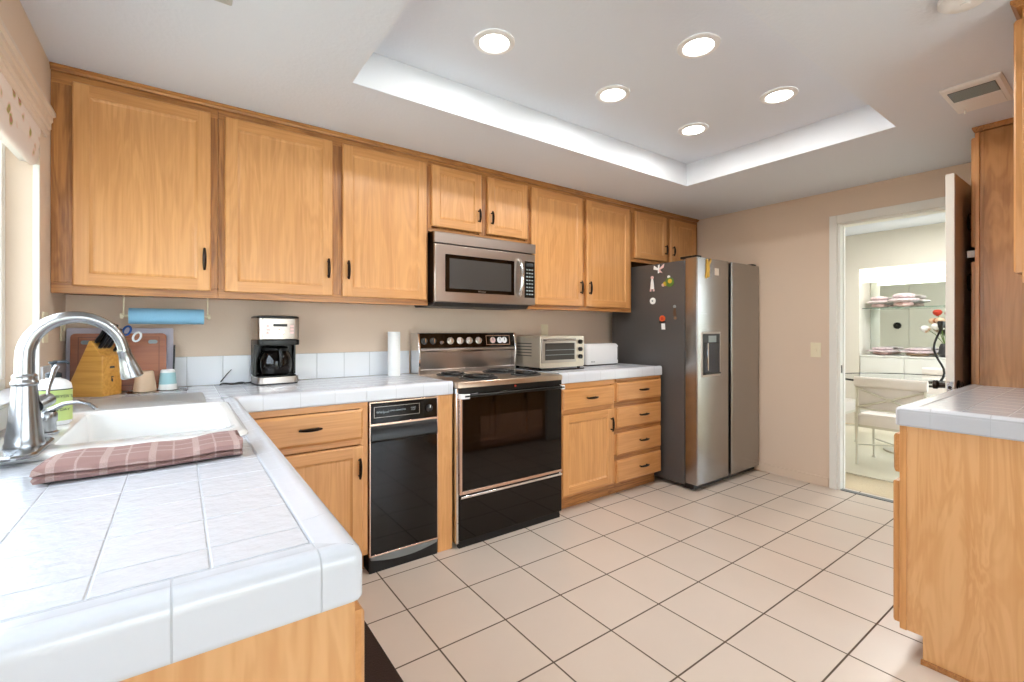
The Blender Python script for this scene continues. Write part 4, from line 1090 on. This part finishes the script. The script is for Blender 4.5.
for nm, pr_ in (('body', [(-.02, -.04), (.02, -.045), (.025, .0), (.012, .03), (-.018, .028)]), ('wing', [(.012, .01), (.045, .05), (.04, .075), (.008, .04)]), ('wing', [(-.012, .01), (-.02, .06), (.0, .07), (.006, .03)]), ('foot', [(-.02, -.04), (-.008, -.04), (-.012, -.085), (-.028, -.08)]), ('foot', [(.006, -.042), (.022, -.042), (.018, -.075), (.004, -.07)])):
    MB().prism([(3.268+a, 1.695+b_) for a, b_ in pr_], 'y', 1.974, 1.9818).build(nm, 'gold', t, bevel=.002)
tag(MB().box(3.368, 3.425, 1.980, 1.9818, 1.645, 1.70).build('sticky_note', mat('note_paper', (214, 200, 184), .8)), 'small square pale note stuck on the upper fridge door', 'note')

# ================================================================ CEILING: downlights, vents
lab = ['recessed ceiling light, nearest the left rear corner of the tray', 'recessed ceiling light in the near row, right of the leftmost one', 'middle recessed ceiling light of the far row beside the cabinets', 'rightmost recessed ceiling light of the near row', 'recessed ceiling light farthest back, nearest the refrigerator']
for i, (x, y) in enumerate(((1.09, 1.64), (1.82, 1.145), (1.83, 1.64), (2.545, 1.14), (2.55, 1.64))):
    t = thing('recessed_light', lab[i], 'light', (x, y, HT), group='recessed lights in the ceiling tray')
    MB().lathe([(.060, HT-.001), (.060, HT-.006), (.066, HT-.010), (.086, HT-.006), (.088, HT-.001)], (x, y, 0), 36, cap0=False, cap1=False).build('trim_ring', 'white', t, smooth=True)
    MB().lathe([(.001, HT-.0022), (.0595, HT-.002), (.0605, HT-.0065), (.050, HT-.0035), (.001, HT-.003)], (x, y, 0), 36).build('lens', 'lamp', t, smooth=True)
    area('downlight', (x, y, HT-.014), (0, 0, 0), .11, .11, 3.2, (1, .98, .95), shape='DISK')

t = thing('ceiling_vent', 'white ceiling exhaust grille with a grey screen near the pantry', 'vent', (2.93, .455, H))
MB().loft([rr(2.745, 3.105, .36, .555, .006, H-.0005), rr(2.745, 3.105, .36, .555, .006, H-.006), rr(2.757, 3.093, .37, .545, .004, H-.012)]).build('frame', 'white', t)
MB().box(2.79, 2.915, .385, .535, H-.0145, H-.0115).build('grille', 'grille', t)
sl_ = MB()
for i in range(12): sl_.box(2.793+i*.0102, 2.797+i*.0102, .387, .533, H-.0165, H-.0143)
sl_.build('louvres', 'led', t)
MB().box(2.93, 3.08, .385, .535, H-.0145, H-.0115).build('cover_plate', 'white', t, bevel=.002)
MB().tube([(3.045, .52, H-.013), (3.045, .52, H-.035)], .004, 8).build('lever', 'trimw', t)
t = thing('ceiling_vent', 'grey-edged ceiling air register at the top left edge of the photo', 'vent', (0, 1.6, H))
MB().loft([rr(-.17, .139, 1.44, 1.765, .006, H-.0005), rr(-.17, .139, 1.44, 1.765, .006, H-.005), rr(-.155, .124, 1.455, 1.75, .004, H-.012)]).build('frame', mat('vent_grey', (188, 190, 188), .5), t)
sl_ = MB()
for i in range(9): sl_.box(-.14+i*.028, -.125+i*.028, 1.475, 1.73, H-.016, H-.0115)
sl_.build('louvres', 'led', t)
t = thing('smoke_detector', 'round cream fixture on the ceiling at the top right edge of the photo', 'smoke detector', (2.02, .345, H))
MB().lathe([(.065, H-.0005), (.065, H-.02), (.05, H-.032), (.02, H-.034)], (2.02, .345, 0), 30).build('housing', 'white', t, smooth=True)
MB().lathe([(.012, H-.033), (.012, H-.037)], (2.02, .345, 0), 14).build('test_button', 'white', t)

# switch by the door, floor mat
t = thing('light_switch', 'cream double switch plate on the wall left of the doorway', 'switch', (RX, 1.55, 1.0))
MB().box(RX-.006, RX, 1.513, 1.587, 1.005, 1.12).build('plate', 'cream', t, bevel=.002)
MB().box(RX-.013, RX-.006, 1.543, 1.557, 1.05, 1.075).build('toggle', 'cream', t, bevel=.001)
tag(MB().loft([rr(.205, .625, .9, 2.02, .01, 0.0005), rr(.205, .625, .9, 2.02, .01, .010), rr(.209, .621, .904, 2.016, .01, .012)]).build('floor_mat', 'matrug'), 'dark brown floor mat in front of the sink cabinet, bottom of the photo', 'mat')

# ================================================================ DINING ROOM beyond the doorway
DX0, DX1, DYA, DYB, DH = 4.18, 7.1, -1.5, 3.6, 2.449
struct('floor', MB().box(4.17, 7.6, -1.6, 3.7, -.1, .001), 'carpet')
struct('ceiling', MB().box(4.17, 7.6, -1.6, 3.7, DH, DH+.1), 'ceil')
wf = MB(); wf.box(DX1, DX1+.1, 2.20, DYB, 0, DH); wf.box(DX1, DX1+.4, DYA, 2.20, 2.0, DH)
wf.box(7.5, 7.6, DYA, 2.20, 0, 2.0); wf.box(DX1+.1, 7.5, 2.20, 2.265, 0, 2.0)
struct('wall_dining_far', wf, 'dwall')
struct('wall_dining_back', MB().box(4.18, 7.6, DYB, DYB+.1, 0, DH), 'dwall')
wn = MB(); wn.box(4.18, 4.3, -1.6, -1.5, 0, DH); wn.box(7.3, 7.6, -1.6, -1.5, 0, DH); wn.box(4.3, 7.3, -1.6, -1.5, 2.35, DH)
struct('wall_dining_front', wn, 'dwall')
pf = MB(); pf.box(4.3, 7.3, -1.58, -1.52, 0, .06); pf.box(4.3, 7.3, -1.58, -1.52, 2.29, 2.35)
for x in (4.3, 5.77, 7.24): pf.box(x, x+.06, -1.58, -1.52, .06, 2.29)
w3 = struct('window_3', pf, 'trimw'); MB().box(4.36, 7.24, -1.552, -1.548, .06, 2.29).build('pane', 'glass', w3)
ws = MB(); ws.box(4.1805, 4.19, 1.46, DYB, 0, DH); ws.box(4.1805, 4.19, DYA, .57, 0, DH); ws.box(4.1805, 4.19, .57, 1.46, 2.1, DH)
struct('wall_dining_side', ws, 'dwall')

t = thing('wall_mirror', 'tall mirror panels backing the white buffet in the dining room', 'mirror', (7.49, .4, .9))
yy = 2.195
while yy > -1.4:
    MB().box(7.488, 7.498, yy-.40, yy-.002, .905, 1.995).build('mirror_panel', 'mirror', t); yy -= .402
t = thing('niche_reflection', 'glowing white strip standing in for a bright reflection across the top of the mirrored niche', 'light', (7.2, .4, 1.83))  # emissive box imitates a bright reflection in the mirror, no lamp here
MB().box(7.112, 7.20, -1.4, 2.195, 1.83, 1.995).build('glow_box', mat('reflection_glow', (255, 255, 252), .5, emit=(255, 253, 246), estr=1.6), t, bevel=.004)
MB().box(7.106, 7.112, -1.4, 2.195, 1.905, 1.912).build('rail', 'trimw', t)
t = thing('buffet', 'long white lacquered buffet cabinet below the dining room mirror', 'cabinet', (7.3, .4, 0))
MB().box(7.108, 7.487, DYA+.01, 2.195, 0, .88).build('body', 'lacq', t)
MB().box(7.095, 7.487, DYA+.01, 2.195, .88, .902).build('top', 'lacq', t, bevel=.003)
yy = 2.19
while yy > -.6:
    MB().box(7.09, 7.1075, yy-.44, yy-.006, .62, .872).build('drawer', 'lacq', t, bevel=.003)
    MB().box(7.09, 7.1075, yy-.44, yy-.006, .06, .612).build('door', 'lacq', t, bevel=.003); yy -= .445
tag(MB().box(7.17, 7.46, -1.45, 2.19, 1.492, 1.502).build('glass_shelf', mat('green_glass', (200, 226, 216), .03, trans=.9)), 'long glass shelf in front of the dining room mirror', 'shelf')

M['shell'] = mat('pleated_shell', (226, 204, 206), .4, vary=.38, vscale=45)
def ruffled(x, y, z, r, h, label, m1='shell', m2='pink', g_='ruffled bowls in the mirrored niche'):
    t = thing('ruffled_bowl', label, 'bowl', (x, y, z), group=g_)
    for i, (rr_, zz, hh, m_) in enumerate(((r*.62, 0, h*.4, m2), (r, h*.32, h*.34, m1), (r*.72, h*.62, h*.38, m1))):
        L = []
        for (q, w_) in ((.5, 0), (.92, .25), (1, .5), (.9, .8), (.5, 1)):
            L.append([(x+rr_*q*(1+.07*math.sin(k*8*2*math.pi/48*1.0+i))*math.cos(2*math.pi*k/48), y+rr_*q*(1+.07*math.sin(k*8*2*math.pi/48+i))*math.sin(2*math.pi*k/48), z+zz+hh*w_) for k in range(48)])
        MB().loft(L).build(['foot', 'rim', 'crown'][i], m_, t, smooth=True)
    return t
ruffled(7.34, 2.06, 1.503, .125, .15, 'ruffled white shell bowl at the left end of the glass shelf')
ruffled(7.26, 1.79, 1.503, .15, .17, 'ruffled pink and white shell bowl in the middle of the glass shelf')
ruffled(7.29, 2.01, .903, .155, .10, 'flat ruffled white dish at the left end of the buffet top')
ruffled(7.27, 1.66, .903, .17, .10, 'flat ruffled peach dish in the middle of the buffet top', 'shell', 'beige')

# dining chairs
def make_chair(label, loc, rz):
    t = thing('dining_chair', label, 'chair', loc, (0, 0, rz), group='white metal dining chairs')
    w = .235
    MB().loft([rr(-.01, .40, -w, w, .03, z) for z in (.36, .37, .44)]+[rr(.005, .39, -w+.015, w-.015, .03, .46)]).build('seat', 'uph', t, world=False, smooth=True)
    MB().box(.0, .40, -w, w, .335, .36).build('seat_rail', 'iron', t, world=False, bevel=.003)
    L = [[(q[0], y, q[1]) for q in rr(-.045, .012, .70, .79, .027, 0)] for y in (-w-.015, w+.015)]
    MB().loft(L).build('top_roll', 'uph', t, world=False, smooth=True)
    MB().box(-.005, .012, -w+.01, w-.01, .50, .71).build('back_cushion', 'uph', t, world=False, bevel=.004)
    lt = MB()
    for s in (-1, 1): lt.tube([(-.018, -s*(w-.005), .69), (-.022, 0, .60), (-.018, s*(w-.005), .52)], .009, 8)
    lt.tube([(-.018, -w, .505), (-.018, w, .505)], .008, 8)
    lt.lathe([(.018, -.034), (.018, -.022)], (0, 0, .60), 14, 'x'); lt.build('back_lattice', 'iron', t, world=False, smooth=True)
    for s in (-1, 1):
        MB().tube([(-.018, s*w, .74), (-.012, s*w, .40), (-.02, s*w, .0)], .010, 8).build('leg', 'iron', t, world=False, smooth=True)
        MB().tube([(.38, s*(w-.01), .36), (.385, s*(w-.01), .02), (.385, s*(w-.01), .0)], [.011, .009, .02], 8).build('leg', 'iron', t, world=False, smooth=True)
    st = MB()
    for s in (-1, 1): st.tube([(-.015, s*(w-.005), .18), (.38, -s*(w-.01), .18)], .006, 8)
    st.build('stretcher', 'iron', t, world=False, smooth=True)
    return t
ch = make_chair('white metal dining chair with X-shaped back, nearest the doorway', (4.96, 1.315, .0125), 0)
c2 = copy_tree(ch, None, (5.70, 2.25, .0125), R(-90)); c2['label'] = 'white dining chair on the left side of the glass table, mostly behind the door casing'
c3 = copy_tree(ch, None, (6.75, 1.25, .0125), R(180)); c3['label'] = 'white dining chair on the far side of the glass table, backing the buffet'

t = thing('glass_table', 'round glass dining table with a dark rim behind the X-backed chair', 'table', (5.85, 1.35, .0125))
MB().lathe([(.001, .728), (.640, .728), (.640, .738), (.001, .738)], (5.85, 1.35, 0), 48).build('table_top', 'glass', t)
MB().lathe([(.641, .724), (.652, .724), (.652, .742), (.641, .742)], (5.85, 1.35, 0), 48, cap0=False, cap1=False).build('rim', 'black', t)
MB().lathe([(.25, .0125), (.25, .03), (.06, .05), (.045, .40), (.09, .68), (.18, .727)], (5.85, 1.35, 0), 28).build('pedestal', 'iron', t, smooth=True)
t = thing('twisted_candlestick', 'tall black twisted stem ornament standing on the glass table', 'ornament', (5.62, 1.12, .738))
P = [(5.62+.02*math.sin(i*.9), 1.135-.035*math.sin(i*.55+.3), .745+i*.040) for i in range(13)]
MB().tube(P, [.012]+[.009]*11+[.012], 8).build('stem', 'black', t, smooth=True)
MB().lathe([(.012, 1.22), (.022, 1.25), (.026, 1.29), (.02, 1.30)], (P[-1][0], P[-1][1], 0), 16).build('cup', 'black', t, smooth=True)
MB().lathe([(.09, .739), (.085, .748), (.02, .756)], (5.62, 1.125, 0), 24).build('base', 'black', t, smooth=True)
t = thing('dried_arrangement', 'brown and cream dried flower arrangement on the buffet behind the black stem', 'flowers', (7.20, 1.40, .903))
MB().lathe([(.04, .903), (.06, .93), (.05, 1.02), (.035, 1.06)], (7.20, 1.40, 0), 20).build('vase', 'dgrey', t, smooth=True)
rd = random.Random(3)
for i in range(16):
    a = rd.random()*6.28; q = rd.uniform(.05, .15); h = rd.uniform(1.14, 1.36)
    if i == 0: a, q, h = 1.2, .06, 1.43
    px, py = 7.20+q*math.cos(a)*.7, 1.40+q*math.sin(a)*1.2
    fl = MB(); fl.tube([(7.20, 1.40, 1.04), ((7.20+px)/2, (1.40+py)/2, (1.1+h)/2), (px, py, h)], .003, 5)
    fl = fl.build('twig', 'grn', t)
    MB().lathe([(.006, h-.05), (.038, h-.025), (.046, h), (.030, h+.025), (.005, h+.03)], (px, py, 0), 10).build('bloom', ['brown', 'beige', 'dgrey', 'paper'][i % 4] if i else 'red', fl, smooth=True)
tag(MB().lathe([(.06, 4.191), (.06, 4.205), (.05, 4.215)], (0, 2.75, 1.3), 32, 'x').build('wall_plate_ornament', 'blackm', smooth=True), 'round dark plate on the dining room wall, seen only in the mirror', 'ornament')
tag(MB().box(4.6, 6.9, .2, 2.9, .0015, .012).build('area_rug', mat('pale_rug', (226, 218, 196), .95, bump=.4, bscale=200), bevel=.003), 'pale cream rug under the dining table', 'rug')
area('dining_fill', (5.9, 1.3, 2.40), (0, 0, 0), .5, .5, 24, (1, .98, .95))  # added fill without a fixture, brightens the dining room
